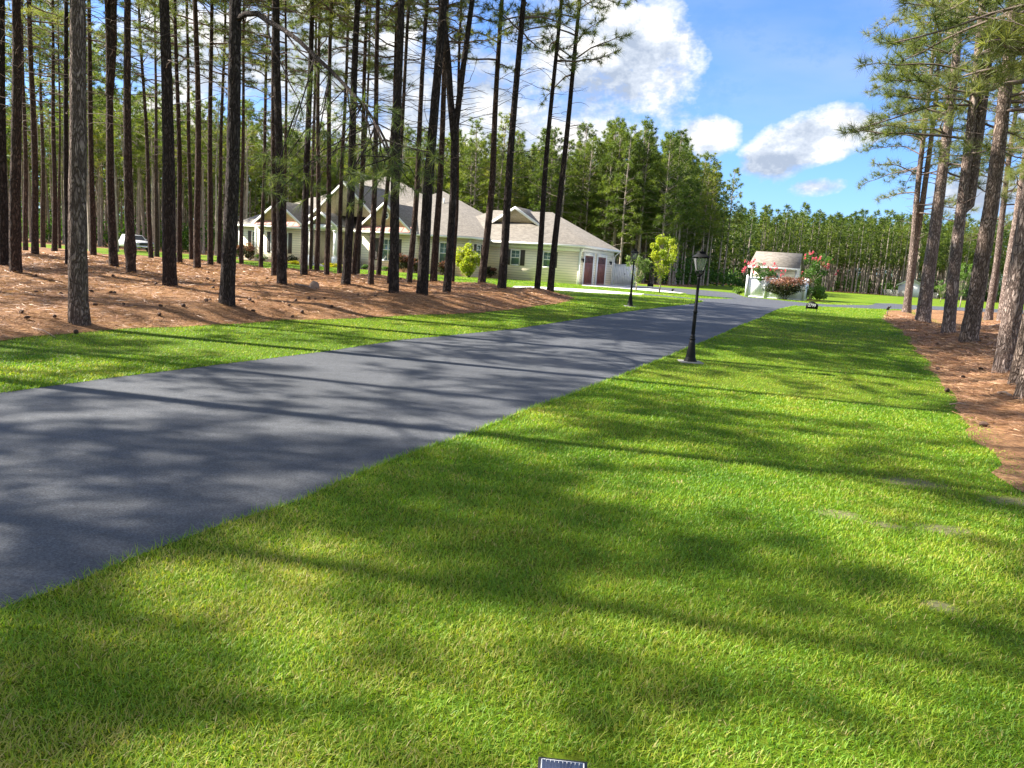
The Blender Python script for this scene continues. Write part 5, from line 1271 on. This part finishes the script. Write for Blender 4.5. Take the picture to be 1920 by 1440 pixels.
def density(vec):
    nz = N(nt, 'ShaderNodeTexNoise', inp={'Scale': 6.5, 'Detail': 6., 'Roughness': .66}); mpn = N(nt, 'ShaderNodeMapping', inp={'Scale': (1, 1, 1.5), 'Location': (3.1, 7.7, 1.2)})
    nt.links.new(vec, mpn.inputs[0]); nt.links.new(mpn.outputs[0], nz.inputs['Vector'])
    acc = None
    for px, py, hw, hh, ro, wt in CL:
        c = ray(px, py); dist = np.linalg.norm(c); c = c/dist; a = math.radians(ro)
        e1 = cR*math.cos(a)+cU*math.sin(a); e2 = -cR*math.sin(a)+cU*math.cos(a)
        e1 = e1-c*(e1@c); e2 = e2-c*(e2@c); e1 /= np.linalg.norm(e1); e2 /= np.linalg.norm(e2)
        s1 = F*dist/hw/1.0; s2 = F*dist/hh
        df = vm('SUBTRACT', vec, c).outputs[0]
        x = vm('DOT_PRODUCT', df, e1*s1).outputs['Value']; y = vm('DOT_PRODUCT', df, e2*s2).outputs['Value']; z = vm('DOT_PRODUCT', df, c*s2*.6).outputs['Value']
        q = math_(nt, 'MULTIPLY_ADD', x, x, math_(nt, 'MULTIPLY_ADD', y, y, math_(nt, 'MULTIPLY', z, z)))
        v_ = math_(nt, 'MULTIPLY', math_(nt, 'SUBTRACT', 1.0, math_(nt, 'MULTIPLY', q, .5)), wt)
        v_ = math_(nt, 'MAXIMUM', v_, -.6)
        acc = v_ if acc is None else math_(nt, 'SMOOTH_MAX', acc, v_, .25)
    spz = nt.nodes.new('ShaderNodeSeparateXYZ'); nt.links.new(vec, spz.inputs[0])
    bk = math_(nt, 'MINIMUM', math_(nt, 'SUBTRACT', .2, math_(nt, 'MULTIPLY', spz.outputs[1], 5.0)), .62)
    zn = math_(nt, 'MINIMUM', math_(nt, 'MULTIPLY', math_(nt, 'SUBTRACT', spz.outputs[2], .62), 5.0), .5)
    acc = math_(nt, 'MAXIMUM', acc, math_(nt, 'MAXIMUM', bk, zn))  # unseen clouds behind and overhead, added to make the fill neutral and brighter
    return math_(nt, 'ADD', acc, math_(nt, 'MULTIPLY', math_(nt, 'SUBTRACT', nz.outputs['Fac'], .5), 3.3)), nz.outputs['Fac']
nrm = vm('NORMALIZE', DIR).outputs[0]
d0, nf = density(nrm)
off = vm('ADD', nrm, tuple(np.array([-.030, .0, .034]))).outputs[0]
nz1 = N(nt, 'ShaderNodeTexNoise', inp={'Scale': 6.5, 'Detail': 6., 'Roughness': .66}); mpn1 = N(nt, 'ShaderNodeMapping', inp={'Scale': (1, 1, 1.5), 'Location': (3.1, 7.7, 1.2)})
nt.links.new(off, mpn1.inputs[0]); nt.links.new(mpn1.outputs[0], nz1.inputs['Vector'])
mask = ramp(nt, d0, [(.30, (0, 0, 0)), (.62, (1, 1, 1))])
mrm = math_(nt, 'MULTIPLY', math_(nt, 'SUBTRACT', d0, .26), 1.9, clamp=True)
lit = math_(nt, 'ADD', .58, math_(nt, 'SUBTRACT', math_(nt, 'MULTIPLY', math_(nt, 'SUBTRACT', nf, nz1.outputs['Fac']), 4.6), math_(nt, 'MULTIPLY', math_(nt, 'SUBTRACT', d0, .75), .28)), clamp=True)
ccol = ramp(nt, lit, [(.12, (.44, .52, .66)), (.55, (.70, .77, .88)), (.92, (1.10, 1.08, 1.06))])
# thin veil
veil = N(nt, 'ShaderNodeTexNoise', inp={'Scale': 2.2, 'Detail': 5., 'Roughness': .5}); mv = N(nt, 'ShaderNodeMapping', inp={'Scale': (1, 1, 4), 'Location': (1, 2, 5)}); nt.links.new(nrm, mv.inputs[0]); nt.links.new(mv.outputs[0], veil.inputs['Vector'])
vl = math_(nt, 'MULTIPLY', ramp(nt, veil.outputs['Fac'], [(.42, (0, 0, 0)), (.75, (1, 1, 1))]), .35)
CLOUD_GAIN = 3.2
cg = vm('SCALE', ccol, sc=CLOUD_GAIN).outputs[0]
skyc = mixc(nt, 1.0, sky.outputs[0], (.33, .48, .76), 'MULTIPLY')
s1 = mixc(nt, vl, skyc, vm('SCALE', ccol, sc=CLOUD_GAIN*.8).outputs[0])
s2 = mixc(nt, mrm, s1, cg)
nt.links.new(s2, bg.inputs['Color'])
S.view_settings.view_transform = 'Standard'; S.view_settings.look = 'None'; S.view_settings.gamma = 1; S.view_settings.exposure = 1.86
S.render.engine = 'CYCLES'; S.cycles.max_bounces = 4; S.cycles.diffuse_bounces = 2; S.cycles.glossy_bounces = 2; S.cycles.transparent_max_bounces = 6; S.cycles.transmission_bounces = 2
S.render.resolution_x = 1024; S.render.resolution_y = 768
